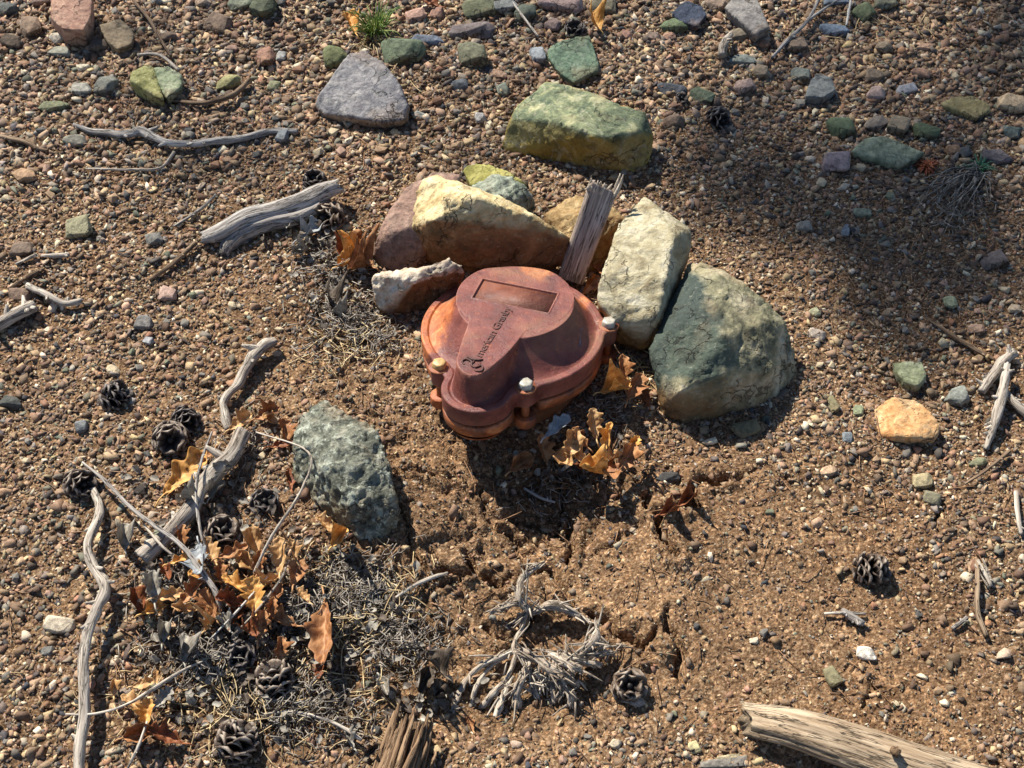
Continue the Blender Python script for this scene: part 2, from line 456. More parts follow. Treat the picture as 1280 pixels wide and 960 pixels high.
def m_plain(name, c, rough=.8, spec=.3, var=.35, scale=120, bd=.0005):
    m, t, b = mat_new(name); o = tex_obj(t)
    cc = ramp(t, noise(t, o, scale, 5, .6), [(.3, lin(tuple(int(k * (1 - var)) for k in c))), (.55, lin(c)), (.75, lin(tuple(min(255, int(k * (1 + var))) for k in c)))])
    t.links.new(cc, b.inputs["Base Color"]); b.inputs["Roughness"].default_value = rough; set_spec(b, spec)
    bump(t, b, [(noise(t, o, scale * 3, 5, .7), bd, .8)])
    return m
def m_iron(name, base, rust, amount=.5, patches=(), metal=0.0, edge=True):
    m, t, b = mat_new(name); o = tex_obj(t)
    c = ramp(t, noise(t, o, 30, 8, .65, .5), [(.3, lin(base[0])), (.5, lin(base[1])), (.7, lin(base[2]))])
    rc = ramp(t, noise(t, o, 55, 7, .7, .8), [(.3, lin(rust[0])), (.52, lin(rust[1])), (.72, lin(rust[2]))])
    f = ramp(t, noise(t, o, 22, 9, .7, .6), [(amount, (0, 0, 0)), (amount + .12, (.9, .9, .9))])
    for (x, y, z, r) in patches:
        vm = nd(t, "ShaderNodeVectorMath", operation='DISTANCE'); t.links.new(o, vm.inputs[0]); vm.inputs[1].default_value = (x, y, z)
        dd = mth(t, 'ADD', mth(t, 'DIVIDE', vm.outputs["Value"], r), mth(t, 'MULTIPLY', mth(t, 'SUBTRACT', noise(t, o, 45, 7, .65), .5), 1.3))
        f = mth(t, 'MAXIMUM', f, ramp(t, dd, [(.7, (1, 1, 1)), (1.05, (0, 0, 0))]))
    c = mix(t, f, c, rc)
    pt = nd(t, "ShaderNodeNewGeometry").outputs["Pointiness"] if edge else None
    if edge: c = mix(t, ramp(t, pt, [(.52, (0, 0, 0)), (.57, (.7, .7, .7))]), c, lin((176, 118, 98)))
    drt = ramp(t, noise(t, o, 14, 6, .7), [(.5, (0, 0, 0)), (.68, (.55, .55, .55))])
    c = mix(t, drt, c, lin((128, 96, 70)))
    sp = ramp(t, noise(t, o, 420, 4, .75), [(.56, (0, 0, 0)), (.7, (.5, .5, .5))])
    c = mix(t, sp, c, lin((60, 28, 20)))
    chip = ramp(t, noise(t, o, 130, 8, .8, .3), [(.60, (0, 0, 0)), (.64, (.8, .8, .8))]); c = mix(t, chip, c, rc)
    t.links.new(c, b.inputs["Base Color"]); set_spec(b, .5)
    rg = ramp(t, noise(t, o, 60, 6, .6), [(.3, (.33,) * 3), (.62, (.68,) * 3)])
    t.links.new(rg, b.inputs["Roughness"]); b.inputs["Metallic"].default_value = metal
    bump(t, b, [(noise(t, o, 300, 6, .75), .0011, .9), (noise(t, o, 60, 5, .6), .0018, .5)])
    return m

# ================================================================== GROUND
def axis(lo, hi, st, far):
    a = list(np.arange(lo, hi + st / 2, st)); s = st
    x = a[-1]; up = []
    while x < far: s *= 1.22; x += s; up.append(x)
    s = st; x = a[0]; dn = []
    while x > -far: s *= 1.22; x -= s; dn.append(x)
    return np.array(dn[::-1] + a + up)
gx = axis(-.76, .76, .0032, 60); gy = axis(-.48, .74, .0032, 60)
X, Y = np.meshgrid(gx, gy)
x = X.ravel(); y = Y.ravel()
z = ground_h(x, y, True)
nx, ny = len(gx), len(gy)
idx = np.arange(nx * ny).reshape(ny, nx)
F = np.stack([idx[:-1, :-1], idx[:-1, 1:], idx[1:, 1:], idx[1:, :-1]], -1).reshape(-1, 4)
me = new_mesh("ground", np.stack([x, y, z], 1), F, True)
px, py = Q(x, y)
soil = blobs(SOIL, px, py)
patchy0 = np.clip(.5 + fbm2(x, y, 18, 3, 88), 0, 1)
warm = (1 - sstep(1.5, 3, np.hypot(x, y)))
ZG = z.reshape(ny, nx)
def gz_at(X_, Y_):
    i = min(max(int(np.searchsorted(gx, X_)) - 1, 0), nx - 2); j = min(max(int(np.searchsorted(gy, Y_)) - 1, 0), ny - 2)
    u = (X_ - gx[i]) / (gx[i + 1] - gx[i]); v = (Y_ - gy[j]) / (gy[j + 1] - gy[j])
    return float((ZG[j, i] * (1 - u) + ZG[j, i + 1] * u) * (1 - v) + (ZG[j + 1, i] * (1 - u) + ZG[j + 1, i + 1] * u) * v)
tint = np.ones((len(x), 4))
k = soil * warm
dark_spots = blobs([(330, 740, 120, 90, 1), (300, 880, 130, 70, .9), (480, 800, 80, 90, .9), (430, 380, 80, 80, .8), (250, 690, 100, 70, .8), (710, 600, 90, 70, .6), (210, 550, 50, 40, .7), (640, 870, 100, 50, .5)], px, py) * (.6 + .4 * patchy0)  # spots of darker ground around litter, cones and the cap's hollow
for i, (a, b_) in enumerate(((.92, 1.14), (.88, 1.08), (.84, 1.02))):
    tint[:, i] = (a + (b_ - a) * k) * (1 - dark_spots * (.50 + .04 * i))
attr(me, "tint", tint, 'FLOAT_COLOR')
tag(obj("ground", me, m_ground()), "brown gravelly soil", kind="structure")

# ------------------------------------------------------------------ gravel
def shard_template(n, rs):
    sx, sy, sz = 1.08, rs.uniform(.5, .95), rs.uniform(.28, .6); bm = bmesh.new()
    for i in range(n):
        v = Vector((rs.gauss(0, 1), rs.gauss(0, 1), rs.gauss(0, 1))).normalized()
        v = Vector([math.copysign(abs(c) ** rs.uniform(.35, .9), c) for c in v]) * rs.uniform(.72, 1.08)
        bm.verts.new((v.x * sx, v.y * sy, v.z * sz))
    bmesh.ops.convex_hull(bm, input=bm.verts)
    bmesh.ops.delete(bm, geom=[v for v in bm.verts if not v.link_faces], context='VERTS')
    bmesh.ops.triangulate(bm, faces=bm.faces); bm.verts.index_update()
    V = np.array([v.co[:] for v in bm.verts]); T = np.array([[v.index for v in f.verts] for f in bm.faces]); bm.free()
    V /= max(np.ptp(V[:, 0]), np.ptp(V[:, 1])) / 2
    return V, T
def hull_template(n, rs, sq=(1, 1, .65), pw=.0):
    bm = bmesh.new()
    for i in range(n):
        zz = 1 - 2 * (i + .5) / n; th = i * 2.39996 + rs.uniform(-.5, .5); r = math.sqrt(max(0, 1 - zz * zz))
        k = rs.uniform(.8, 1.15)
        p = [r * math.cos(th), r * math.sin(th), zz]
        if pw: p = [math.copysign(abs(c) ** pw, c) for c in p]
        bm.verts.new((p[0] * k * sq[0], p[1] * k * sq[1], p[2] * k * sq[2]))
    bmesh.ops.convex_hull(bm, input=bm.verts)
    loose = [v for v in bm.verts if not v.link_faces]
    bmesh.ops.delete(bm, geom=loose, context='VERTS')
    bmesh.ops.triangulate(bm, faces=bm.faces)
    bm.verts.index_update()
    V = np.array([v.co[:] for v in bm.verts]); T = np.array([[v.index for v in f.verts] for f in bm.faces]); bm.free()
    return V, T
PAL = [((166, 140, 112), 20), ((128, 106, 86), 20), ((180, 150, 122), 6), ((148, 116, 94), 13), ((138, 132, 122), 11), ((92, 87, 82), 9),
       ((62, 65, 70), 5), ((114, 118, 102), 6), ((212, 198, 172), 9), ((150, 112, 86), 5), ((190, 166, 128), 13), ((100, 80, 66), 9)]
PALL = np.array([lin(c) for c, w in PAL]); PALW = np.array([w for c, w in PAL], float); PALW /= PALW.sum()
def rand_rot(n, rng, tilt=.5):
    a = rng.uniform(0, 2 * math.pi, n); b = rng.normal(0, tilt, n); c = rng.normal(0, tilt, n)
    ca, sa, cb, sb, cc, sc_ = np.cos(a), np.sin(a), np.cos(b), np.sin(b), np.cos(c), np.sin(c)
    Rz = np.zeros((n, 3, 3)); Rz[:, 0, 0] = ca; Rz[:, 0, 1] = -sa; Rz[:, 1, 0] = sa; Rz[:, 1, 1] = ca; Rz[:, 2, 2] = 1
    Rx = np.zeros((n, 3, 3)); Rx[:, 0, 0] = 1; Rx[:, 1, 1] = cb; Rx[:, 1, 2] = -sb; Rx[:, 2, 1] = sb; Rx[:, 2, 2] = cb
    Ry = np.zeros((n, 3, 3)); Ry[:, 1, 1] = 1; Ry[:, 0, 0] = cc; Ry[:, 0, 2] = sc_; Ry[:, 2, 0] = -sc_; Ry[:, 2, 2] = cc
    return Rx @ Ry @ Rz
PEB_MAT = m_pebble()
def scatter(name, n, size_fn, nv, keep_fn, seed, label, sink=.25):
    rng = np.random.default_rng(seed); rs = random.Random(seed)
    temps = [shard_template(nv + (rs.randint(-2, 1) if nv > 8 else rs.randint(0, 1)), rs) for _ in range(40)]
    px = rng.uniform(-40, 1320, n); py = rng.uniform(-30, 990, n)
    b = (480 - py) / FPX; a = (px - 640) / FPX
    rz = -SP + b * CP; t = -CAMP[2] / rz
    x = a * t; y = CAMP[1] + (CP + b * SP) * t
    # uniform over the ground, not over the picture
    keep = rng.uniform(0, 1, n) < (t / t.max()) ** 3 * keep_fn(px, py, x, y)
    x, y, px, py = x[keep], y[keep], px[keep], py[keep]; n = len(x)
    s = size_fn(rng, px, py, n)
    z = ground_h(x, y) + s * (.5 - sink) * .6 - s * rng.uniform(0, .28, n)
    R = rand_rot(n, rng, .45)
    ci = rng.choice(len(PALL), n, p=PALW)
    dust = rng.beta(1.4, 3.0, (n, 1)) * .7; col = (PALL[ci] * (1 - dust) + np.array(lin((124, 94, 68))) * dust) * rng.choice([.6, .8, .95, 1.1, 1.35], (n, 1), p=[.2, .25, .25, .18, .12]) * (1 + rng.normal(0, .025, (n, 3)))
    VV = []; FF = []; CC = []; off = 0
    ti = rng.integers(0, len(temps), n)
    for k, (TV, TT) in enumerate(temps):
        m = ti == k; c = int(m.sum())
        if not c: continue
        v = np.einsum('nij,vj->nvi', R[m], TV) * (s[m] / 2)[:, None, None] + np.stack([x[m], y[m], z[m]], 1)[:, None, :]
        VV.append(v.reshape(-1, 3)); CC.append(np.repeat(col[m], len(TV), axis=0))
        FF.append((TT[None] + (np.arange(c) * len(TV))[:, None, None] + off).reshape(-1, 3)); off += c * len(TV)
    V = np.concatenate(VV); C = np.concatenate(CC); F = np.concatenate(FF)
    me = new_mesh(name, V, F, False)
    attr(me, "tint", np.hstack([np.clip(C, 0, 1), np.ones((len(C), 1))]), 'FLOAT_COLOR')
    print(name, n, "stones", len(F), "tris")
    return tag(obj(name, me, PEB_MAT), label, kind="stuff")
def patchy(x, y, f, s): return .5 + .5 * fbm2(x, y, f, 3, s)
def keep_mid(px, py, x, y):
    d = 1 - blobs(SOIL, px, py) * .96
    return np.clip(d * (.8 + .75 * patchy(x, y, 6, 77)), 0, 1)
def size_mid(rng, px, py, n):
    s = np.exp(rng.normal(math.log(.0049), .44, n))
    big = 1 + .62 * (1 - sstep(60, 330, py)) + .1 * (px < 300)
    return np.clip(s * big, .0026, .017)
def keep_grit(px, py, x, y):
    return np.clip((1 - .35 * blobs(SOIL, px, py)) * (.5 + .7 * patchy(x, y, 9, 31)), 0, 1)
def size_grit(rng, px, py, n): return np.clip(np.exp(rng.normal(math.log(.0031), .30, n)), .0015, .005)
scatter("gravel", 235000, size_mid, 11, keep_mid, 11, "loose tan, brown and grey gravel covering the soil")
scatter("grit", 190000, size_grit, 6, keep_grit, 12, "fine grit and crumbs of soil among the gravel", .2)

# ================================================================== BIG ROCKS
def hull_mesh(pts):
    bm = bmesh.new()
    for p in pts: bm.verts.new(p)
    bmesh.ops.convex_hull(bm, input=bm.verts)
    bmesh.ops.delete(bm, geom=[v for v in bm.verts if not v.link_faces], context='VERTS')
    me = bpy.data.meshes.new("tmp"); bm.to_mesh(me); bm.free(); return me
ROCKS = []
def rock(name, pts, mat_fn, label, cat="rock", group=None, sm=3, a1=.004, a2=.0012, ridge=.0, vox=.0033, base=.72, seed=1, pits=0.0, strat=0.0, lift=0.0):
    W = [P(px, py, zc * .01 + lift) for px, py, zc in pts]
    for w, p in zip(W, pts):
        if p[2] <= 1.2: w[2] = min(w[2], gz_at(w[0], w[1]) - .006)
    W = np.array(W); c = W.mean(0)
    B = W.copy(); B[:, :2] = c[:2] + (W[:, :2] - c[:2]) * base; B[:, 2] = -.02
    gz = gz_at(c[0], c[1])
    B[:, 2] = gz - .015
    ap = np.vstack([W, B]); org = np.array([c[0], c[1], gz])
    o = bpy.data.objects.new("tmp", hull_mesh(ap - org)); COL.objects.link(o)
    md = o.modifiers.new("r", 'REMESH'); md.mode = 'VOXEL'; md.voxel_size = vox
    ROCKS.append((o, name, org, mat_fn, label, cat, group, sm, a1, a2, ridge, seed, pits, strat))
def vox_big(me): return len(me.vertices) > 2500
def finish_rocks():
    dg = bpy.context.evaluated_depsgraph_get()
    for (o, name, org, mat_fn, label, cat, group, sm, a1, a2, ridge, seed, pits, strat) in ROCKS:
        me = bpy.data.meshes.new_from_object(o.evaluated_get(dg))
        n = len(me.vertices); co = np.empty(n * 3, np.float32); me.vertices.foreach_get("co", co); co = co.reshape(-1, 3).astype(float)
        ed = np.empty(len(me.edges) * 2, np.int32); me.edges.foreach_get("vertices", ed); ed = ed.reshape(-1, 2)
        cnt = np.bincount(ed.ravel(), minlength=n)[:, None]
        for _ in range(sm):
            acc = np.stack([np.bincount(ed[:, 0], co[ed[:, 1], k], n) + np.bincount(ed[:, 1], co[ed[:, 0], k], n) for k in range(3)], 1)
            co = co * .5 + acc / np.maximum(cnt, 1) * .5
        me.vertices.foreach_set("co", co.ravel().astype(np.float32)); me.update()
        nr = np.empty(n * 3, np.float32); me.vertices.foreach_get("normal", nr); nr = nr.reshape(-1, 3).astype(float)
        bn = nr.copy()
        for _ in range(6):
            acc = np.stack([np.bincount(ed[:, 0], bn[ed[:, 1], k], n) + np.bincount(ed[:, 1], bn[ed[:, 0], k], n) for k in range(3)], 1)
            bn = bn * .4 + acc / np.maximum(cnt, 1) * .6
        attr(me, "facing", bn)
        d = a1 * fbm3(co, 18, 3, seed * 11) + a2 * fbm3(co, 110, 4, seed * 13, .65)
        if vox_big(me): # chipped, stepped facets
            q = fbm3(co, 30, 2, seed * 23) * 3.0; d += a1 * .55 * (np.round(q) - q) * .6
        if ridge: d -= ridge * np.exp(-(np.abs(fbm3(co, 26, 3, seed * 17)) / .07) ** 2)
        if pits:
            q = vn3(co * 95, seed * 5) + .6 * vn3(co * 210, seed * 6); msk = sstep(-.3, .3, fbm3(co, 14, 2, seed * 19) + .3)
            d += pits * q * msk
        if strat:
            s_ = co @ np.array([.3, .25, .92]) + .006 * fbm3(co, 20, 2, seed); d += strat * np.sign(np.sin(s_ * 420)) * np.abs(np.sin(s_ * 420)) ** .5
        co = co + nr * d[:, None]
        me.vertices.foreach_set("co", co.ravel().astype(np.float32)); me.polygons.foreach_set("use_smooth", np.ones(len(me.polygons), bool)); me.update()
        bpy.data.objects.remove(o)
        me.name = name; me.materials.clear()
        ob = obj(name, me, mat_fn(), None, org.tolist()); tag(ob, label, cat, group)
CREAM = dict(cols=[(150, 128, 92), (204, 186, 140), (228, 214, 176)])
rock("rock", [(543, 274, 9.5), (559, 250, 11), (596, 247, 11.5), (655, 268, 9.5), (712, 296, 6.8), (540, 216, 8.5), (577, 231, 10.5), (640, 251, 9.5), (671, 270, 8.6),
     (507, 280, 6), (515, 240, 7), (525, 224, 7.5), (512, 298, 4.5), (534, 314, 3.5), (587, 331, 2.5), (640, 338, 1.6), (709, 329, 2.5), (717, 312, 4.5)],
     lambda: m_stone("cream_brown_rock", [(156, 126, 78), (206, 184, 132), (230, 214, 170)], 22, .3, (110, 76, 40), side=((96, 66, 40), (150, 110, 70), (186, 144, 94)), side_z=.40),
     "large cream and brown broken rock resting right behind the rusty well cap", sm=1, a1=.0026, a2=.0014, ridge=.002, seed=2)
rock("rock", [(540, 213, 8), (578, 215, 7), (506, 231, 7.5), (482, 268, 6), (466, 303, 3.5), (463, 322, 1.3), (480, 336, 0.5), (500, 336, 1), (524, 328, 2), (560, 260, 7.5), (530, 300, 5), (500, 290, 6)],
     lambda: m_stone("mauve_rock", [(112, 88, 76), (152, 120, 104), (178, 148, 130)], 26, .3, (80, 60, 52)),
     "rounded mauve brown rock at the left end of the pile behind the well cap", sm=7, a1=.003, a2=.001, seed=3)
rock("rock", [(463, 345, 5), (487, 338, 6), (555, 323, 8), (570, 327, 7.5), (584, 340, 6), (562, 337, 7.2), (515, 354, 6.5), (505, 345, 6.8), (466, 364, 3), (474, 386, 1.3), (487, 399, 0), (520, 383, 0.8), (543, 366, 2.5), (575, 352, 4), (508, 372, 4)],
     lambda: m_stone("split_rock", [(150, 122, 98), (206, 186, 160), (234, 222, 200)], 24, .35, (90, 60, 44), side=((76, 52, 32), (126, 88, 52), (150, 112, 74)), side_z=.02),
     "small split rock with a pale top edge touching the left side of the well cap", sm=1, a1=.003, a2=.002, ridge=.002, seed=4, vox=.0026)
rock("rock", [(578, 214, 3), (583, 205, 3.5), (606, 204, 4.5), (640, 217, 5), (660, 232, 4), (620, 240, 4), (590, 232, 3)],
     lambda: m_stone("yellow_green_slab", [(120, 118, 54), (168, 162, 84), (198, 190, 120)], 20, .25, (80, 80, 40)),
     "thin yellow green slab peeking out from behind the rock pile", sm=1, a1=.002, a2=.001, seed=5, vox=.0026)
rock("rock", [(580, 232, 7), (613, 217, 7.5), (640, 220, 7.5), (656, 233, 7), (668, 249, 5), (672, 268, 3), (640, 258, 6), (600, 248, 7)],
     lambda: m_stone("grey_green_veined_rock", [(92, 104, 92), (142, 152, 134), (182, 188, 166)], 34, .5, (40, 48, 46), veins=(206, 206, 178)),
     "grey green speckled rock wedged behind the large cream rock", sm=1, a1=.003, a2=.0018, ridge=.002, seed=6, vox=.0026)
rock("rock", [(677, 268, 5), (705, 250, 6), (722, 244, 6.5), (762, 254, 6), (784, 272, 5), (775, 300, 3), (750, 335, 1.5), (722, 350, 0.5), (698, 320, 3), (735, 275, 6.5), (752, 296, 5)],
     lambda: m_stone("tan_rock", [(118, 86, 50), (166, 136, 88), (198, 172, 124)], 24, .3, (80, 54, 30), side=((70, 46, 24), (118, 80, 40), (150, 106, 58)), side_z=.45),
     "tan brown rock behind the weathered board", sm=2, a1=.003, a2=.0015, ridge=.002, seed=7)
rock("rock", [(806, 243, 9), (792, 257, 9.3), (772, 279, 9.4), (749, 348, 8), (746, 376, 6.8), (771, 403, 5.6), (823, 400, 7), (833, 347, 9.5), (842, 292, 10.5), (865, 286, 8), (863, 312, 7), (854, 350, 5), (838, 395, 3), (820, 429, 2.4), (802, 437, 2.2), (772, 424, 2.2), (750, 386, 5)],
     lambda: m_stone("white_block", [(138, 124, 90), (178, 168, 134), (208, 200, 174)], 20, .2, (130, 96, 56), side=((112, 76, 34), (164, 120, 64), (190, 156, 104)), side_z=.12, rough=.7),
     "pale whitish upright block of stone standing at the right of the well cap", sm=1, a1=.0018, a2=.0009, ridge=.0014, seed=8)
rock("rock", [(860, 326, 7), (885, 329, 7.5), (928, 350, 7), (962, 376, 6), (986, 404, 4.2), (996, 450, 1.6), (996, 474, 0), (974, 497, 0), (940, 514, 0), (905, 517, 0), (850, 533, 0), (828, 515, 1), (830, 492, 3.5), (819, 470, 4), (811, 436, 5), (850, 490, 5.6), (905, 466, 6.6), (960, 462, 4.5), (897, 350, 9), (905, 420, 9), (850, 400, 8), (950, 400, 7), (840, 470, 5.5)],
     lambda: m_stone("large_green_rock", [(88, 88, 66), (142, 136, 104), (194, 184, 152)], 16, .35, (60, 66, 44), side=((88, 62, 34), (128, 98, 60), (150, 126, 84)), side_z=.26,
                     patch=[(-.055, .01, .05, .065, (64, 74, 66)), (-.06, .06, .07, .05, (60, 70, 64)), (-.03, -.02, .06, .04, (76, 86, 74))], rough=.7),  # dark left patches put the white block's shadow into the colour
     "largest rock of the pile, shadow painted in at left, pale green at right", sm=1, a1=.003, a2=.0011, ridge=.002, seed=9)
rock("rock", [(683, 99, 5.5), (646, 130, 5), (638, 147, 4.3), (693, 150, 6), (748, 170, 6), (795, 165, 5.5), (808, 141, 5), (789, 142, 5.3), (737, 118, 5.6), (817, 167, 3.5), (817, 190, 1.3), (806, 217, 0), (792, 222, 0), (744, 214, 0), (686, 201, 0), (622, 192, 0), (632, 160, 3), (715, 106, 5.6)],
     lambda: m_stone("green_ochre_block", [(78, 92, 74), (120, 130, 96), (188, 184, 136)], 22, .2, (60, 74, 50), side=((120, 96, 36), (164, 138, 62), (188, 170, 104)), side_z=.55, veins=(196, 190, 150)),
     "long block of stone with grey green top and ochre yellow front, above the rock pile", sm=1, a1=.0018, a2=.0008, ridge=.0015, seed=10)
rock("rock", [(392, 131, 2), (402, 113, 3.6), (437, 63, 5.2), (458, 62, 5.4), (478, 75, 5), (498, 100, 4.4), (510, 130, 3.2), (506, 150, 2.3), (480, 153, 2.5), (440, 147, 2.6), (405, 143, 1.8), (513, 152, 0), (500, 159, 0), (407, 152, 0), (514, 130, 1), (440, 156, 0)],
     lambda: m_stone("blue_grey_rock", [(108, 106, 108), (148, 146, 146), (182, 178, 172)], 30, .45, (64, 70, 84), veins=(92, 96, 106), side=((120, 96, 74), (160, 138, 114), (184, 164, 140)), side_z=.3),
     "blue grey trapezoid rock lying below the green grass tuft", sm=1, a1=.001, a2=.001, seed=11)
rock("rock", [(402, 498, 4.5), (421, 504, 5.2), (465, 531, 5.5), (482, 555, 5.5), (493, 620, 5), (496, 643, 3.6), (498, 665, 0.9), (463, 688, 0), (452, 686, 0.3), (393, 635, 0.5), (364, 588, 1.3), (364, 555, 3), (379, 517, 4.2), (432, 622, 5.6), (385, 560, 5.4), (440, 560, 7), (470, 590, 6.5), (410, 530, 6.2)],
     lambda: m_stone("grey_lichen_rock", [(66, 70, 60), (118, 122, 106), (164, 164, 146)], 36, .45, (40, 48, 46), side=((96, 82, 56), (132, 118, 88), (150, 136, 100)), side_z=.33, lich=((178, 182, 164), 75, .53), vb=.9, bumpd=.003),
     "grey green rock covered in pale crusty lichen, standing alone left of the well cap", sm=2, a1=.003, a2=.0016, pits=.0034, seed=12, vox=.0022)
rock("rock", [(1089, 507, 1), (1115, 494, 2), (1145, 498, 2), (1162, 512, 2), (1177, 532, 1.5), (1166, 554, 0), (1168, 549, 1.3), (1115, 552, 0), (1118, 545, 1.5), (1140, 548, 1.8), (1095, 535, .9)],
     lambda: m_stone("orange_sandstone", [(176, 122, 70), (214, 164, 108), (234, 198, 148)], 30, .4, (140, 90, 50)),
     "flat orange sandstone slab on the right, above the bare soil", sm=1, a1=.001, a2=.0012, seed=13, vox=.0026)
def flat_rock(pts, zc, cols, label, seed, **kw):
    rock("flat_rock", [(a, b, zc) for a, b in pts] + [(a, b + 6, 0) for a, b in pts[len(pts) // 2:]], lambda: m_stone("flat_stone_%d" % seed, cols, 34, .35, tuple(int(k * .5) for k in cols[0]), veins=kw.get('veins')), label, "stone", sm=1, a1=.001, a2=.0009, seed=seed, vox=.0026)
flat_rock([(684, 60), (702, 50), (737, 43), (744, 62), (749, 88), (717, 103), (700, 92), (685, 72)], 2.0, [(66, 88, 72), (98, 122, 98), (128, 148, 120)], "flat dark green stone above the ochre yellow block", 21, veins=(140, 156, 130))
flat_rock([(905, 8), (920, -12), (945, -8), (955, 15), (962, 34), (945, 43), (925, 26)], 2.0, [(104, 100, 98), (132, 128, 124), (152, 148, 140)], "grey pointed slab at the top edge, right of centre", 22)
flat_rock([(1062, 188), (1080, 172), (1102, 167), (1130, 180), (1157, 190), (1140, 200), (1126, 207), (1090, 196)], 1.6, [(96, 104, 78), (150, 156, 122), (180, 184, 150)], "pale grey green mottled slab between two small green stones at the upper right", 23, veins=(60, 70, 56))
flat_rock([(1174, 128), (1190, 119), (1216, 118), (1240, 130), (1238, 138), (1222, 148), (1208, 142), (1185, 134)], 1.4, [(112, 100, 60), (148, 134, 88), (172, 158, 112)], "flat olive brown slab at the right, beside the cream orange stone", 24)
flat_rock([(64, -8), (116, -8), (114, 20), (104, 38), (78, 36), (64, 24)], 4.0, [(140, 100, 84), (176, 134, 112), (204, 166, 140)], "pinkish brown block at the top left edge", 25)
flat_rock([(1116, 452), (1136, 450), (1155, 451), (1158, 470), (1148, 483), (1132, 478), (1122, 466)], 1.3, [(110, 116, 84), (146, 152, 116), (176, 180, 146)], "flat pale green stone below the shaded gravel on the right", 26)
flat_rock([(122, 30), (150, 22), (168, 38), (166, 54), (147, 62), (134, 52)], 2.4, [(98, 84, 66), (132, 116, 92), (154, 138, 112)], "pointed grey brown stone beside the pinkish block", 27)
flat_rock([(1080, 857), (1100, 857), (1122, 862), (1122, 878), (1100, 880), (1077, 877)], .9, [(112, 106, 66), (150, 142, 96), (178, 168, 124)], "square olive stone half sunk in the soil above the fallen log", 28)
flat_rock([(1012, 100), (1022, 90), (1040, 96), (1045, 112), (1030, 122), (1006, 120)], 1.6, [(88, 92, 94), (116, 120, 118), (140, 142, 136)], "smoky grey slab on the shaded gravel at the upper right", 29)
flat_rock([(846, 8), (858, 0), (878, 6), (884, 18), (872, 33), (850, 26), (840, 16)], 2.0, [(40, 48, 62), (58, 68, 86), (80, 92, 110)], "dark blue slate at the top, beside the small green stone", 30)
flat_rock([(164, 88), (184, 78), (192, 82), (196, 112), (205, 124), (190, 118), (162, 100)], 3.0, [(110, 110, 62), (156, 154, 92), (190, 186, 128)], "yellow green leaning stone at the upper left, left half of a pair", 31)
flat_rock([(190, 84), (210, 82), (228, 92), (226, 110), (208, 122), (196, 108)], 2.6, [(98, 112, 84), (142, 154, 118), (186, 190, 156)], "pale green stone at the upper left, right half of a pair", 32, veins=(190, 186, 150))
finish_rocks()

# ================================================================== WELL CAP
CAPK = pxm(641, 420) * .965
TILT = math.radians(13)
HC = .056
CC = P(641, 409, HC)
AU = np.array([1.0, 0, 0]); AV = np.array([0, math.cos(TILT), -math.sin(TILT)]); AW = np.array([0, math.sin(TILT), math.cos(TILT)])
def C2L(px, py, w=0.0):
    """photo pixel -> cap plane coordinates (units of CAPK) at height w above the lid rim"""
    r = ray(px, py); p0 = CC + AW * w * CAPK
    t = ((p0 - CAMP) @ AW) / (r @ AW); q = CAMP + r * t - CC
    return np.array([q @ AU, q @ AV]) / CAPK
capo = empty("well_cap", CC.tolist(), "rusty red cast iron well cap with three bolts, in front of the rock pile", "well cap")
capo.rotation_euler = (-TILT, 0, 0)
WP = 38.0
plat_px = [(570, 380), (571, 366), (577, 354), (588, 344), (603, 336.5), (622, 334), (645, 333), (668, 334.5), (688, 339), (704, 349), (715, 362), (718, 374), (714, 386), (704, 397), (688, 405), (672, 410), (658, 413),
           (646, 427), (632, 443), (617, 456), (605, 465), (594, 469), (583, 467), (574, 460), (571, 451), (574, 438), (579, 422), (587, 398), (580, 392)]
pl = np.array([C2L(a, b, WP) for a, b in plat_px])
pl = catmull(np.vstack([pl, pl[:1]]), 140)[:-1]
def sd_poly(x, y, poly):
    d = np.full(x.shape, 1e9); ins = np.zeros(x.shape, bool); n = len(poly)
    for i in range(n):
        ax, ay = poly[i]; bx, by = poly[(i + 1) % n]
        d = np.minimum(d, segd(x, y, ax, ay, bx, by))
        c = ((ay > y) != (by > y)); xi = (bx - ax) * (y - ay) / (by - ay + 1e-12) + ax
        ins ^= c & (x < xi)
    return np.where(ins, -d, d)
Rl = (C2L(756, 405)[0] - C2L(527, 405)[0]) / 2
bolts = [C2L(549, 456, 3), C2L(657, 481, 3), C2L(761, 404, 3)]
lobe_c = C2L(597, 484, 0)
def smin(a, b, k):
    h = np.clip(.5 + .5 * (b - a) / k, 0, 1); return b * (1 - h) + a * h - k * h * (1 - h)
def sd_out(x, y, ears=True, grow=0.0, scallop=False):
    d = np.hypot(x, y) - Rl
    l = segd(x, y, 0, 0, lobe_c[0], lobe_c[1]) - 43
    d = smin(d, l, 16)
    if ears:
        for b in bolts:
            u = b / np.hypot(*b)
            e = segd(x, y, *(b - u * 20), *b) - 11
            d = smin(d, e, 11)
    if scallop:
        for b in bolts: d = -smin(-d, np.hypot(x - b[0], y - b[1]) - 17, 5)
    return d - grow
def outline(n, **kw):
    th = np.arange(n) / n * 2 * math.pi; rr = np.arange(60, 230, .75)
    X, Y = np.cos(th)[:, None] * rr, np.sin(th)[:, None] * rr
    D = sd_out(X, Y, **kw)
    last = np.array([np.max(np.nonzero(D[i] < 0)[0]) for i in range(n)])
    d0 = D[np.arange(n), last]; d1 = D[np.arange(n), np.minimum(last + 1, len(rr) - 1)]
    return th, rr[last] + .75 * (-d0 / (d1 - d0))
NA = 460
th, ro = outline(NA)
rect = [C2L(604, 349, WP), C2L(697, 367, WP), C2L(685, 391, WP), C2L(591, 372, WP)]
rect = np.array(rect)
rect_s = rect.mean(0) + (rect - rect.mean(0)) * 1.0
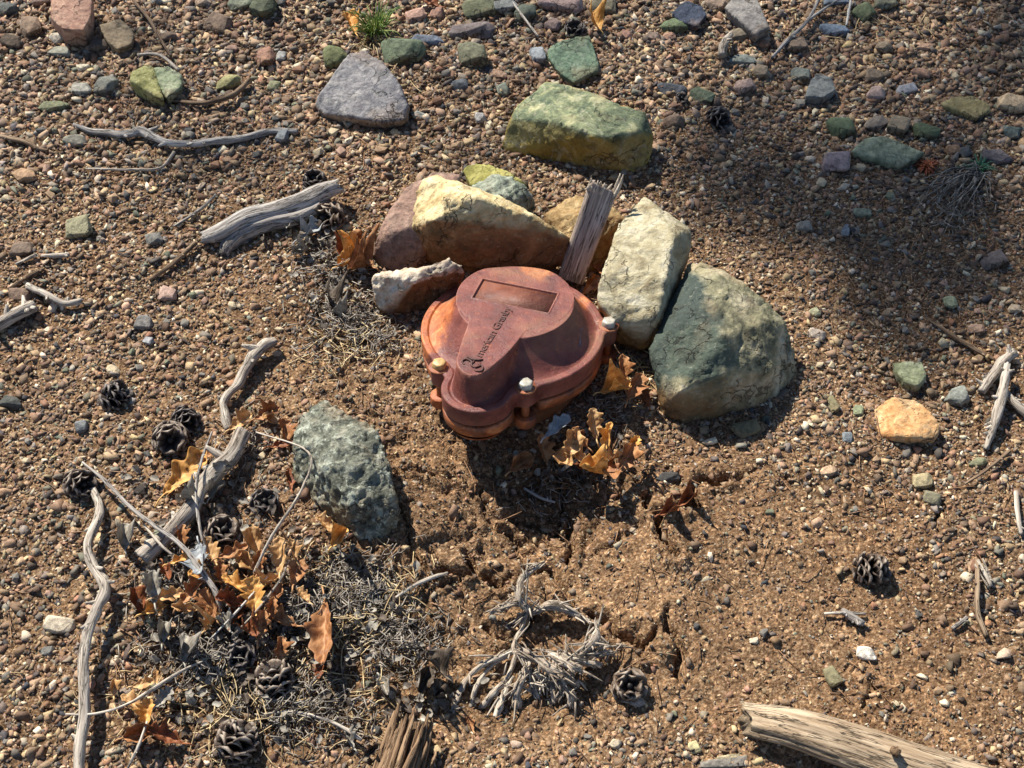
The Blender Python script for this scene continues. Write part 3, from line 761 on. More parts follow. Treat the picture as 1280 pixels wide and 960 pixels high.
PC = (C2L(571.5, 373, WP) + C2L(717.5, 373, WP)) / 2; PR = (C2L(717.5, 373, WP)[0] - C2L(571.5, 373, WP)[0]) / 2 - .5
PC[1] = (C2L(645, 333.5, WP)[1] - PR)
def lid_h(x, y):
    dout = -sd_out(x, y); dp = sd_poly(x, y, pl)
    r = np.hypot(x, y)
    lobe = sstep(-30, -75, y * .93 + x * .37 + 0 * r)
    h = -2.5 * sstep(7.5, 10.5, dout) - 5 * (1 - lobe) * sstep(8, 22, dout) + 4 * (1 - lobe) * sstep(22, 60, dout)
    rim = np.where(dout < 2.5, -(2.5 - dout) ** 2 * .25, 0)
    h = h + rim
    t = np.clip((dp - .2) / 7.5, 0, 1); prof = (1 - t) ** 1.6
    h_t = h + (WP - h) * prof
    dc = np.hypot(x - PC[0], y - PC[1]) - PR
    t2 = np.clip(dc / np.maximum(dc + np.maximum(Rl - 9.5 - r, 0), 1e-3), 0, 1); t2 = np.where(r > Rl - 9.5, 1, t2)
    h0 = -2.5 * sstep(7.5, 10.5, dout) + rim
    h_c = h0 + (WP - h0) * (1 - t2) ** 1.55
    h_c = np.where(dc <= 0, WP, h_c)
    h = np.maximum(h_t, h_c)
    k_ = 1.6; h = np.where((h > WP - k_) & (dp > -1.5), np.minimum(h, WP - .25 * np.clip(dp + 1.5, 0, 2.2) ** 2 * .4), h)
    h = np.where(dp <= -1.5, WP, h)
    dr = sd_poly(x, y, rect_s)
    h = h - 2.6 * (1 - sstep(-1.0, .6, dr)) + .8 * np.exp(-((dr - 1.2) / .9) ** 2)
    return h
NR = 180
fr = np.linspace(0, 1, NR) ** .85
Xc = np.cos(th)[None, :] * ro[None, :] * fr[1:, None]; Yc = np.sin(th)[None, :] * ro[None, :] * fr[1:, None]
H = lid_h(Xc.ravel(), Yc.ravel()).reshape(Xc.shape)
co = [np.array([[0, 0, float(lid_h(np.zeros(1), np.zeros(1))[0])]]), np.stack([Xc, Yc, H], -1).reshape(-1, 3)]
nring = NR - 1
def side_rings(specs, th, ro, sharp=True):
    out = []
    for sc_, w in specs: out.append(np.stack([np.cos(th) * (ro - sc_), np.sin(th) * (ro - sc_), np.full(len(th), w)], 1))
    return out
sr = side_rings([(0, -2.2), (-.2, -5), (.6, -22), (1.6, -24), (14, -24.5), (60, -24.6)], th, ro)
co += sr; nring += len(sr)
V = np.concatenate(co) * CAPK
F = [(0, 1 + j, 1 + (j + 1) % NA) for j in range(NA)]
I = 1 + np.arange(nring * NA).reshape(nring, NA)
Fq = np.stack([I[:-1], I[1:], np.roll(I[1:], -1, 1), np.roll(I[:-1], -1, 1)], -1).reshape(-1, 4)
F = F + [tuple(f) for f in Fq.tolist()]
me = new_mesh("lid", V, F, True)
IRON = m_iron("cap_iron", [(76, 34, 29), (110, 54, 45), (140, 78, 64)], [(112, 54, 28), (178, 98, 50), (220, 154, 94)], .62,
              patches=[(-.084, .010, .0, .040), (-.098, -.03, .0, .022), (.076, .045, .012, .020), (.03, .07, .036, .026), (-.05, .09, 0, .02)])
IRON2 = m_iron("base_iron", [(92, 50, 34), (134, 78, 50), (162, 106, 74)], [(124, 60, 28), (186, 100, 48), (220, 160, 110)], .46, edge=False)
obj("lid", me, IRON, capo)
def ring_solid(name, specs, th, ro, mat, parent, smooth=True, label=None):
    rs_ = side_rings(specs, th, ro); n = len(th)
    V = np.concatenate(rs_) * CAPK
    I = np.arange(len(rs_) * n).reshape(len(rs_), n)
    F = np.stack([I[:-1], I[1:], np.roll(I[1:], -1, 1), np.roll(I[:-1], -1, 1)], -1).reshape(-1, 4)
    o = obj(name, new_mesh(name, V, F, smooth), mat, parent)
    if label: o['label'] = label
    return o
thb, rob = outline(360, ears=False, scallop=True)
GASK = m_plain("gasket_rubber", (34, 30, 28), .8)
ring_solid("gasket", [(60, -24.7), (5, -24.8), (5, -27.6), (60, -27.7)], thb, rob, GASK, capo)
ring_solid("base_flange", [(60, -27.8), (2.5, -27.9), (1, -29.5), (1, -34), (2, -41), (6, -46), (12, -50), (30, -53), (60, -54)], thb, rob, IRON2, capo, label="orange rusted lower flange")
# casing pipe and closed bottom of the conduit lobe
n = 96; tp = np.arange(n) / n * 2 * math.pi
ring_solid("casing_pipe", [(-98, -50), (-98, -54), (-96, -56), (-96, -190)], tp, np.zeros(n), m_iron("pipe_iron", [(84, 56, 40), (126, 84, 58), (150, 106, 72)], [(110, 54, 26), (176, 96, 42), (180, 120, 70)], .5, edge=False), capo)
def disc_tube(x, y, rings, n=24):
    a = np.arange(n) / n * 2 * math.pi; V = []; F = []
    for r, w in rings: V += [(x + r * math.cos(t), y + r * math.sin(t), w) for t in a]
    for i in range(len(rings) - 1):
        for j in range(n): F.append((i * n + j, (i + 1) * n + j, (i + 1) * n + (j + 1) % n, i * n + (j + 1) % n))
    return np.array(V), F
o_ = disc_tube(lobe_c[0], lobe_c[1], [(36, -50), (33, -55), (30, -57), (.01, -57)], 40)
obj("conduit_boss", new_mesh("conduit_boss", o_[0] * CAPK, o_[1], True), IRON2, capo)
ZINC = m_plain("bolt_zinc", (176, 170, 156), .35, .6, .22, 160)
YEL = m_plain("bolt_tarnished", (196, 160, 100), .4, .6, .3, 200)
lugspec = [(12.5, -28), (13, -30), (13, -50), (11, -62), (9, -64), (.01, -64)]
for i, b in enumerate(bolts):
    bo = obj("bolt", None, None, capo, None); bo.empty_display_size = .01
    bo.location = (b[0] * CAPK, b[1] * CAPK, 0)
    a0 = .3 + i
    hx = []; hf = []
    for r, w in [(8.8, -.5), (9, .5), (9, 6.2), (8.2, 7.6), (6.4, 8.2)]:
        hx += [(r * math.cos(a0 + k * math.pi / 3), r * math.sin(a0 + k * math.pi / 3), w) for k in range(6)]
    for r_ in range(4):
        for k in range(6): hf.append((r_ * 6 + k, r_ * 6 + (k + 1) % 6, r_ * 6 + 6 + (k + 1) % 6, r_ * 6 + 6 + k))
    hf.append(tuple(24 + k for k in range(6)))
    hd = obj("bolt_head", new_mesh("bolt_head", np.array(hx) * CAPK, hf, False), YEL if i == 0 else ZINC, bo)
    wv, wf = disc_tube(0, 0, [(13, -1.5), (13, -.2), (12.6, .4), (5, .5)], 24)
    obj("washer", new_mesh("washer", wv * CAPK, wf, True), IRON2, bo)
    sv, sf = disc_tube(0, 0, [(5, -24), (5, -64)], 16)
    obj("bolt_shaft", new_mesh("bolt_shaft", sv * CAPK, sf, True), IRON2, bo)
    u = b / np.hypot(*b)
    lm = MB()
    lv, lf = disc_tube(0, 0, [(5.2, -44), (12.5, -44), (13, -46), (13, -56), (11, -59), (5.2, -59)], 28)
    lm.add(lv * CAPK, lf)
    q = np.array([-u[1], u[0]])
    bx = [(-u * 34 - q * 16), (-u * 34 + q * 16), (-u * 8 + q * 12.6), (-u * 8 - q * 12.6)]
    bv = [(c[0], c[1], w) for w in (-57.5, -45.5) for c in bx]
    lm.add(np.array(bv) * CAPK, [(0, 1, 2, 3), (7, 6, 5, 4), (0, 4, 5, 1), (1, 5, 6, 2), (2, 6, 7, 3), (3, 7, 4, 0)])
    lg = obj("mounting_lug", lm.mesh("mounting_lug", smooth=False), IRON2, capo, (b[0] * CAPK, b[1] * CAPK, 0))
fl = []
for a_, b_ in [(725, 409), (729, 408), (728, 420), (726, 433), (724, 432), (725, 420)]:
    q_ = C2L(a_, b_, 4); q_ = q_ if False else q_
    hh = float(lid_h(np.array([q_[0]]), np.array([q_[1]]))[0]); q_ = C2L(a_, b_, hh); hh = float(lid_h(np.array([q_[0]]), np.array([q_[1]]))[0]); fl.append((q_[0], q_[1], hh + .5))
o_ = obj("scrape_mark", new_mesh("scrape_mark", np.array(fl + [(a_, b_, c_ - 1.2) for a_, b_, c_ in fl]) * CAPK, [(0, 1, 2, 3, 4, 5)] + [(i, (i + 1) % 6, (i + 1) % 6 + 6, i + 6) for i in range(6)], False), m_plain("scraped_paint", (128, 116, 122), .7), capo); o_['label'] = "grey scrape on the right of the lid"
# name plate panel sunk in the top
pv = rect_s.mean(0) + (rect_s - rect_s.mean(0)) * .97
pvv = [(p[0], p[1], w) for w in (WP - 4, WP - 2.0) for p in pv]
o_ = obj("name_plate", new_mesh("name_plate", np.array(pvv) * CAPK, [(3, 2, 1, 0), (4, 5, 6, 7), (0, 1, 5, 4), (1, 2, 6, 5), (2, 3, 7, 6), (3, 0, 4, 7)], False),
         m_iron("plate_iron", [(90, 48, 36), (116, 66, 48), (136, 84, 62)], [(104, 60, 40), (130, 80, 50), (150, 98, 66)], .6, edge=False), capo)
o_['label'] = "blank sunken rectangular plate"
# raised cast lettering up the tongue
cu = bpy.data.curves.new("lettering", 'FONT'); cu.body = "merican Granby"; cu.size = 1.0; cu.extrude = .045; cu.bevel_depth = .014; cu.bevel_resolution = 0; cu.shear = .12; cu.resolution_u = 4; cu.space_character = .92
to = bpy.data.objects.new("tmp", cu); COL.objects.link(to)
dg = bpy.context.evaluated_depsgraph_get()
tm = bpy.data.meshes.new_from_object(to.evaluated_get(dg)); bpy.data.objects.remove(to)
n = len(tm.vertices); cv = np.empty(n * 3, np.float32); tm.vertices.foreach_get("co", cv); cv = cv.reshape(-1, 3)
p0 = C2L(601.5, 447.5, WP); p1 = C2L(640.5, 384.5, WP)
d = (p1 - p0); Lx = cv[:, 0].max(); ux = d / Lx; uy = np.array([-d[1], d[0]]) / np.hypot(*d) * 13.5
tv = np.zeros((n, 3)); tv[:, :2] = p0 + cv[:, :1] * ux + cv[:, 1:2] * uy; tv[:, 2] = WP + .2 + cv[:, 2] * 14
tm.vertices.foreach_set("co", (tv * CAPK).ravel().astype(np.float32)); tm.update()
LET = m_iron("letter_iron", [(66, 32, 26), (92, 48, 38), (120, 68, 54)], [(50, 24, 14), (70, 36, 20), (90, 48, 26)], .6, edge=False)
lt = obj("lettering", tm, LET, capo); lt['label'] = "raised cast lettering reading American Granby"; tm.name = "lettering"
# big ornate blackletter A drawn with strokes
mb = MB(); dn = d / np.hypot(*d); un = np.array([-dn[1], dn[0]])
def stroke(pts, r):
    P3 = [(*(p0 + dn * (a - 21) + un * b), WP + .5) for a, b in pts]
    tube(mb, [np.array(q) * CAPK for q in P3], [k * CAPK for k in r], .8 * CAPK * 1.5, 8, 0, 3, flat=1.4)
stroke([(3, 14), (7, 18), (12, 15), (10, 8), (4, 5), (2, 0), (7, -4), (13, -2)], [.6, 1.1, 1.3, 1.4, 1.2, 1.2, 1.1, .6])
stroke([(17, 16), (14, 8), (16, 0), (19, -3)], [.7, 1.4, 1.5, .7])
stroke([(6, 7), (11, 5), (15, 7)], [.6, 1, .6])
stroke([(9, -1), (6, -8), (-1, -9), (-3, -3), (1, 0)], [.7, 1.2, 1.2, 1.1, .6])
o_ = obj("initial_letter", mb.mesh("initial_letter"), LET, capo); o_['label'] = "large ornate letter A"
# ================================================================== LOOSE STONES (px, py, width, height, colour, label)
STONES = [
 (40, 38, 30, 36, (136, 104, 78), "brown angular stone left of the pinkish block"),
 (10, 15, 26, 24, (70, 80, 76), "dark grey green stone in the top left corner"),
 (16, 55, 26, 20, (96, 76, 58), "dark brown stone at the upper left edge of the picture"),
 (287, 107, 34, 24, (140, 138, 70), "yellow green boxy stone between the thin curved twigs"),
 (66, 135, 42, 20, (112, 120, 76), "flat green stone below the curved grey stone at the left"),
 (133, 110, 26, 34, (112, 118, 108), "grey green elongated stone left of the pale green pair"),
 (103, 114, 26, 20, (172, 170, 150), "pale grey stone beside the elongated grey green one"),
 (125, 60, 24, 20, (92, 76, 62), "dark brown stone under the pointed grey brown stone"),
 (274, 32, 34, 30, (126, 98, 76), "square brown stone at the top, left of the dark green ones"),
 (302, 8, 36, 24, (120, 134, 104), "grey green stone at the top edge left of the grass tuft"),
 (253, 5, 24, 16, (178, 144, 110), "cream brown stone at the top edge, left"),
 (73, 50, 22, 20, (202, 190, 164), "creamy white stone below the pinkish block"),
 (93, 50, 16, 14, (176, 120, 84), "small round rusty stone right of the creamy white one"),
 (76, 68, 32, 16, (160, 160, 136), "flat pale grey stone below the creamy white one"),
 (106, 87, 18, 13, (220, 206, 164), "small bright cream stone above the elongated grey green one"),
 (95, 178, 30, 18, (128, 126, 108), "grey stone just below the long bleached branch, left end"),
 (32, 222, 36, 20, (180, 130, 82), "orange tan stone at the left edge under the branch"),
 (210, 48, 22, 14, (130, 100, 76), "brown flat stone below the square brown stone, left"),
 (157, 70, 18, 14, (128, 96, 74), "brown pebble under the pointed grey brown stone"),
 (52, 3, 24, 20, (152, 116, 96), "dusky pink stone at the top edge beside the pinkish block"),
 (197, 3, 18, 18, (140, 146, 140), "pale grey stone at the top edge, left part"),
 (330, 15, 30, 30, (72, 88, 58), "dark green stone at the top edge, left of the grass tuft"),
 (332, 75, 24, 32, (156, 100, 72), "reddish brown stone left of the blue grey rock"),
 (352, 73, 13, 16, (150, 154, 150), "small grey stone right of the reddish brown one"),
 (342, 110, 18, 18, (138, 142, 92), "small yellow green stone left of the blue grey rock"),
 (420, 77, 34, 34, (104, 116, 58), "green stone half hidden behind the blue grey rock"),
 (505, 71, 54, 40, (98, 124, 86), "smooth rounded green stone right of the blue grey rock"),
 (521, 24, 28, 24, (188, 132, 108), "round orange pink stone right of the grass tuft"),
 (547, 20, 20, 28, (160, 104, 82), "reddish stone beside the round orange pink one"),
 (600, 15, 44, 32, (118, 116, 72), "olive stone at the top, left of centre"),
 (588, 42, 62, 26, (120, 106, 104), "mauve grey flat stone below the olive stone"),
 (593, 76, 40, 38, (104, 108, 76), "green brown stone left of the flat dark green stone"),
 (622, 94, 28, 13, (192, 140, 100), "orange tan oval stone above the ochre block"),
 (629, 115, 17, 20, (112, 126, 106), "small grey green stone by the upper left of the ochre block"),
 (575, 108, 22, 16, (96, 108, 116), "blue grey stone in the shade right of the blue grey rock"),
 (601, 150, 14, 18, (176, 176, 170), "pale grey stone left of the ochre block"),
 (525, 145, 18, 11, (138, 142, 140), "grey oval stone at the lower right of the blue grey rock"),
 (353, 172, 17, 18, (118, 132, 140), "blue grey pebble at the tip of the long bleached branch"),
 (533, 55, 46, 20, (104, 122, 148), "bluish slate chip right of the grass tuft"),
 (632, 12, 30, 22, (140, 142, 138), "grey stone right of the olive stone at the top"),
 (655, 20, 30, 34, (90, 106, 84), "dark green flat stone left of the pink grey stone"),
 (702, 9, 56, 28, (170, 134, 124), "pinkish grey stone at the top edge, centre right"),
 (692, 34, 22, 20, (160, 124, 112), "dusky pink stone just above the flat dark green stone"),
 (757, 12, 36, 30, (120, 112, 78), "olive brown stone at the top right of the flat dark green stone"),
 (672, 73, 22, 26, (150, 164, 172), "pale blue grey chip left of the flat dark green stone"),
 (844, 35, 36, 22, (92, 122, 70), "green stone under the dark blue slate"),
 (928, 46, 34, 20, (122, 108, 86), "grey brown stone under the grey pointed slab"),
 (895, 8, 30, 26, (172, 138, 108), "tan stone at the top left of the grey pointed slab"),
 (838, 114, 40, 18, (56, 68, 84), "smooth dark blue oval stone above the gravel"),
 (876, 123, 32, 19, (86, 106, 76), "green stone right of the smooth dark blue oval stone"),
 (927, 78, 38, 20, (120, 136, 126), "flat grey green stone below the curved white twig"),
 (950, 93, 22, 22, (152, 128, 94), "tan round stone right of the flat grey green one"),
 (783, 46, 16, 18, (176, 116, 90), "reddish round stone right of the flat dark green stone"),
 (817, 48, 20, 14, (154, 124, 104), "pinkish brown stone left of the orange round one"),
 (836, 48, 18, 12, (184, 124, 92), "orange round stone under the small green stone at the top"),
 (842, 155, 32, 20, (122, 104, 78), "brownish olive stone right of the ochre block"),
 (930, 111, 30, 22, (176, 138, 120), "pinkish tan stone near the smoky grey slab"),
 (1043, 40, 38, 20, (98, 128, 158), "blue stone at the top right"),
 (1078, 20, 34, 26, (94, 112, 66), "green pointed stone above the blue stone"),
 (1045, 4, 36, 16, (108, 134, 158), "light blue stone at the top edge on the right"),
 (1107, 6, 36, 26, (128, 128, 96), "grey green pointed stone at the top edge on the right"),
 (992, 60, 34, 24, (140, 112, 84), "brown stone left of the blue stone"),
 (1000, 97, 28, 22, (118, 130, 116), "greenish grey stone left of the smoky grey slab"),
 (1052, 164, 38, 34, (78, 108, 66), "boxy green stone at the left end of the mottled slab"),
 (1157, 168, 34, 26, (74, 100, 58), "green pyramid stone at the right end of the mottled slab"),
 (1095, 156, 32, 20, (128, 114, 98), "brownish grey stone above the mottled slab"),
 (1122, 160, 26, 30, (134, 118, 88), "pointed brown stone above the mottled slab"),
 (1044, 208, 36, 30, (176, 142, 138), "pinkish grey stone below the boxy green stone"),
 (1093, 120, 28, 20, (186, 148, 130), "pale pink speckled stone right of the smoky grey slab"),
 (1132, 114, 30, 15, (150, 156, 164), "pale bluish flat stone right of the pale pink one"),
 (1266, 134, 50, 28, (214, 172, 118), "cream orange slab at the right edge"),
 (1263, 168, 20, 18, (66, 90, 88), "dark teal stone at the right edge"),
 (1243, 200, 42, 24, (116, 102, 102), "mauve grey slab at the right edge"),
 (1190, 190, 20, 17, (170, 116, 70), "orange brown stone beside the orange tuft"),
 (1205, 193, 17, 17, (92, 92, 90), "dark grey stone left of the mauve grey slab"),
 (1150, 94, 24, 15, (162, 112, 82), "reddish brown stone above the olive slab"),
 (1092, 97, 26, 20, (118, 98, 76), "brown stone above the pale pink speckled one"),
 (1105, 62, 22, 20, (134, 112, 84), "tan brown stone right of the blue stone"),
 (1188, 380, 17, 20, (134, 150, 104), "small light green stone in the sunlit gravel on the right"),
 (1018, 392, 16, 13, (170, 170, 118), "small yellow green stone right of the green rock"),
 (1019, 420, 25, 16, (178, 160, 142), "pale pinkish grey stone beside the green rock"),
 (1240, 328, 36, 24, (104, 92, 90), "dark mauve round stone in the shade at the right"),
 (1005, 285, 20, 17, (136, 134, 122), "grey stone alone in the gravel right of the rock pile"),
 (1077, 268, 22, 14, (120, 134, 108), "grey green chip below the pinkish grey stone"),
 (1057, 290, 11, 19, (126, 138, 146), "narrow blue grey stone in the sunlit gravel"),
 (1267, 388, 17, 14, (184, 158, 118), "tan stone near the right edge, middle height"),
 (1220, 412, 22, 14, (178, 132, 98), "flat tan stone left of the dry stick at the right"),
 (1196, 499, 34, 28, (132, 140, 130), "grey green stone right of the orange sandstone slab"),
 (1041, 506, 14, 32, (118, 112, 66), "narrow olive stone left of the orange sandstone slab"),
 (1073, 515, 14, 16, (126, 146, 98), "small green stone touching the left of the orange slab"),
 (1059, 549, 13, 15, (112, 130, 138), "small blue grey stone below the narrow olive one"),
 (1152, 603, 28, 22, (170, 150, 96), "yellowish olive stone below the orange sandstone slab"),
 (1164, 625, 22, 18, (120, 116, 84), "dull olive stone under the yellowish olive one"),
 (1222, 580, 26, 14, (128, 132, 86), "greenish flat stone beside the thin twig on the right"),
 (1081, 818, 28, 17, (226, 216, 194), "smooth white stone above the square olive stone"),
 (1041, 847, 20, 26, (128, 122, 76), "upright olive stone left of the square olive stone"),
 (943, 801, 13, 9, (216, 200, 160), "small cream pebble alone on the bare soil"),
 (1035, 590, 22, 13, (202, 156, 110), "orange cream pebble below the narrow olive stone"),
 (99, 289, 34, 28, (150, 146, 98), "flat yellow green stone on the gravel at the left"),
 (27, 315, 30, 24, (108, 86, 68), "dark brown stone at the left edge beside a short twig"),
 (210, 370, 24, 20, (186, 142, 122), "pink stone below the split driftwood stick"),
 (181, 406, 22, 20, (120, 118, 116), "grey triangular stone below the pink stone"),
 (142, 464, 20, 15, (206, 178, 130), "cream stone on the gravel at the left, middle height"),
 (186, 428, 14, 11, (150, 156, 158), "small pale blue grey stone below the grey triangular one"),
 (192, 302, 22, 18, (112, 112, 108), "grey stone left of the split driftwood stick"),
 (15, 505, 30, 17, (70, 78, 74), "dark green grey stone at the left edge, middle height"),
 (103, 535, 16, 17, (104, 114, 118), "blue grey stone left of the round pine cone"),
 (27, 371, 30, 20, (132, 94, 74), "reddish brown stone under the forked white stick"),
 (75, 782, 38, 24, (206, 186, 152), "flat cream stone left of the long bleached vertical branch"),
 (60, 815, 17, 14, (112, 112, 106), "grey stone just below the flat cream stone"),
 (835, 598, 30, 17, (58, 62, 62), "dark slate chip on the shaded soil under the green rock"),
 (931, 538, 38, 20, (110, 100, 62), "olive stone just below the big green rock"),
 (178, 614, 20, 16, (52, 46, 42), "blackish stone beside the thick bleached stick"),
 (690, 837, 0, 0, None, None),
 (1155, 60, 22, 12, (190, 142, 104), "orange flat pebble at the top right"),
 (300, 70, 0, 0, None, None),
 (795, 878, 22, 14, (178, 164, 134), "cream stone below the pine cone right of the dead roots"),
 (770, 931, 16, 14, (200, 178, 138), "cream pebble near the bottom edge, left of the fallen log"),
 (868, 935, 14, 16, (206, 190, 116), "yellow cream pebble near the left end of the fallen log"),
 (915, 948, 40, 10, (176, 160, 112), "flat yellowish stone under the end of the fallen log"),
 (905, 955, 60, 14, (132, 124, 112), "grey flat stone at the bottom edge beside the fallen log"),
]
STM = {}
def stone_mat(c):
    k = tuple(int(v / 6) for v in c)
    if k not in STM:
        STM[k] = m_stone("stone_%d_%d_%d" % c, [tuple(int(v * .72) for v in c), c, tuple(min(255, int(v * 1.18)) for v in c)], 60, .35, tuple(int(v * .5) for v in c), bumpd=.0012)
    return STM[k]
def round_hull(seed, sx, sy, sz, n=15, bev=.13):
    rs = random.Random(seed)
    V, T = hull_template(n, rs, (1, 1, 1), rs.uniform(.5, .85))
    V = V / np.abs(V).max(0) * np.array([sx, sy, sz])
    bm = bmesh.new(); vs = [bm.verts.new(v) for v in V]
    for t in T: bm.faces.new([vs[i] for i in t])
    bmesh.ops.dissolve_limit(bm, angle_limit=.22, verts=bm.verts, edges=bm.edges)
    bmesh.ops.bevel(bm, geom=list(bm.edges), offset=min(sx, sy, sz) * bev, segments=2, profile=.6, affect='EDGES', clamp_overlap=True)
    bmesh.ops.triangulate(bm, faces=bm.faces)
    me = bpy.data.meshes.new("stone"); bm.to_mesh(me); bm.free()
    n = len(me.vertices); co = np.empty(n * 3, np.float32); me.vertices.foreach_get("co", co); co = co.reshape(-1, 3).astype(float)
    co += fbm3(co / sx * 1.3, 2.2, 3, seed)[:, None] * sx * .035 * np.sign(co)
    me.vertices.foreach_set("co", co.ravel().astype(np.float32)); me.polygons.foreach_set("use_smooth", np.ones(len(me.polygons), bool)); me.update()
    return me
for i, (px, py, w, h, c, lb) in enumerate(STONES):
    if not w: continue
    rs = random.Random(i * 7 + 3); k = pxm(px, py)
    sx = w * k / 2 * 1.08; sy = h * k / 2 * 1.05; sz = min(sx, sy) * rs.uniform(.6, .8)
    c = dusty(c, .32)
    me = round_hull(i + 100, sx, sy, sz)
    p = PG(px, py); o = obj("stone", me, stone_mat(c), None, (p[0], p[1], p[2] + sz * .38))
    o.rotation_euler = (rs.uniform(-.15, .25), rs.uniform(-.15, .15), rs.uniform(-.35, .35)); me.name = "stone"
    tag(o, lb, "stone")

# ------------------------------------------------------------------ the largest of the countless pebbles
MARKS = [((110, 60), "near the pinkish block at the upper left"), ((455, 110), "around the blue grey rock"), ((230, 170), "along the long bleached branch"), ((720, 150), "around the ochre yellow block"),
         ((860, 60), "below the slates at the top"), ((1050, 90), "around the smoky grey slab"), ((1110, 190), "around the mottled slab"), ((1220, 60), "in the upper right corner"), ((1000, 300), "in the sunlit gravel right of the rock pile"),
         ((1180, 330), "in the shaded gravel at the right"), ((90, 300), "around the flat yellow green stone at the left"), ((70, 420), "by the forked white stick"), ((60, 600), "on the gravel left of the pine cones"),
         ((50, 800), "left of the long vertical branch"), ((1130, 560), "around the orange sandstone slab"), ((1180, 780), "above the fallen log"), ((1010, 480), "beside the big green rock")]
CN = {"tan": (164, 136, 106), "reddish brown": (142, 108, 84), "grey": (128, 122, 112), "dark grey": (86, 84, 80), "cream": (194, 176, 144), "greenish": (122, 124, 100), "pinkish": (170, 138, 118)}
names = list(CN); rs = random.Random(5); taken = [(a, b, max(w, h) * .5) for a, b, w, h, c, l in STONES if w]
pebm = {}
for nme in names:
    pebm[nme] = [m_plain("pebble_" + nme.replace(" ", "_"), CN[nme], .8, .3, .3, 160, .0006)]
pflat = [rs.uniform(.42, .7) for i in range(12)]
pmesh = [round_hull(500 + i, 1, rs.uniform(.6, .95), pflat[i], 10, .05) for i in range(12)]
BLOCK = [(380, 55, 520, 165), (615, 90, 825, 230), (455, 195, 800, 560), (740, 240, 1000, 540), (355, 490, 505, 700), (250, 215, 440, 330), (1085, 490, 1180, 560), (60, 0, 120, 45), (130, 20, 235, 130), (670, 40, 760, 110)]
cnt = 0; tries = 0
while cnt < 270 and tries < 20000:
    tries += 1
    px = rs.uniform(5, 1275); py = rs.uniform(3, 955) ** 1.0
    if py > 260 and rs.random() < .45: continue
    if rs.random() < float(blobs(SOIL, np.array([px]), np.array([py]))[0]) * .95: continue
    d = rs.uniform(10, 18) if py < 260 else rs.uniform(9.5, 14.5)
    if any(a < px < c and b < py < e for a, b, c, e in BLOCK): continue
    if any(math.hypot(px - a, py - b) < r + d * .55 for a, b, r in taken): continue
    taken.append((px, py, d * .5)); nme = rs.choices(names, [26, 14, 16, 9, 12, 9, 12])[0]
    k = pxm(px, py) * d / 2 * .92
    pi = rs.randrange(12); me = pmesh[pi].copy(); me.name = "pebble"; me.materials.clear(); me.materials.append(pebm[nme][0])
    p = PG(px, py); o = obj("pebble", me, None, None, (p[0], p[1], p[2] + k * .3)); o.scale = (k, k, k)
    o.rotation_euler = (rs.uniform(-.3, .3), rs.uniform(-.3, .3), rs.uniform(0, 6.28))
    mk = min(MARKS, key=lambda m: math.hypot(px - m[0][0], py - m[0][1]))[1]
    sh = ("large " if d > 14 else "") + ("flat " if pflat[pi] < .56 else "round ")
    tag(o, "%s%s pebble %s" % (sh, nme, mk), "pebble", "%s%s pebbles %s" % (sh, nme, mk)); cnt += 1

# ================================================================== DRIFTWOOD, BRANCHES, TWIGS
W_GREY = m_wood("bleached_wood", [(104, 92, 80), (168, 156, 142), (214, 204, 188)])
W_BLUE = m_wood("grey_driftwood", [(86, 78, 72), (154, 146, 138), (206, 200, 190)], 260, bd=.0016)
W_TAN = m_wood("weathered_log", [(92, 72, 54), (160, 138, 112), (204, 186, 158)], 230, bd=.0016)
W_DARK = m_wood("dark_board_wood", [(96, 84, 74), (154, 138, 126), (200, 186, 172)], 300, bd=.0016)
W_TWIG = m_wood("brown_twig", [(70, 54, 42), (122, 100, 80), (168, 146, 120)])
W_ROOT = m_wood("dead_root", [(104, 88, 72), (168, 152, 134), (218, 208, 190)], 420)
W_STAKE = m_wood("splintered_stake", [(62, 44, 32), (122, 96, 72), (166, 138, 108)], 260, bd=.0016)
def line3(pts, rfac=1.0):
    """(px, py, height of the axis above ground in m, radius px) -> 3-D points, radii"""
    P3 = []; R = []
    for q in pts:
        k = pxm(q[0], q[1]); r = q[3] * k * rfac
        P3.append(PG(q[0], q[1], q[2])); R.append(r)
    return P3, R
def stick(pts, mat, label, cat="stick", name="stick", group=None, extra=(), **kw):
    P3, R = line3(pts); mb = MB(); kw.setdefault('seed', int(pts[0][0]) % 97); kw.setdefault('knots', .16)
    org = np.mean(P3, 0); tube(mb, P3, R, **kw)
    rq = random.Random(int(pts[0][0] * 3 + pts[0][1])); cc_ = catmull(np.hstack([np.array(P3), np.array(R)[:, None]]), 40)
    for _ in range(rq.randint(1, 3) if cat == 'twig' else rq.randint(3, 6)):   # broken side shoots
        j = rq.randrange(4, 36); a_ = cc_[j, :3]; rr_ = cc_[j, 3]; tg = cc_[j + 2, :3] - cc_[j - 2, :3]; tg /= np.linalg.norm(tg) + 1e-9
        sd = np.cross(tg, [0, 0, 1.0]) * rq.choice((-1, 1)); dd_ = sd * rq.uniform(.5, 1) + tg * rq.uniform(-.4, .9) + np.array([0, 0, rq.uniform(.1, .7)]); dd_ /= np.linalg.norm(dd_)
        ln_ = rr_ * rq.uniform(1.6, 3.2); tube(mb, [a_, a_ + dd_ * ln_ * .6, a_ + dd_ * ln_], [rr_ * .75, rr_ * .42, rr_ * .22], max(.0012, rr_ * .3), 8, .25, j)
    for e in extra:
        p_, r_ = line3(e); tube(mb, p_, r_, **{**kw, 'split': None, 'jag': 0})
    o = obj(name, mb.mesh(name, org), mat, None, org.tolist()); return tag(o, label, cat, group)
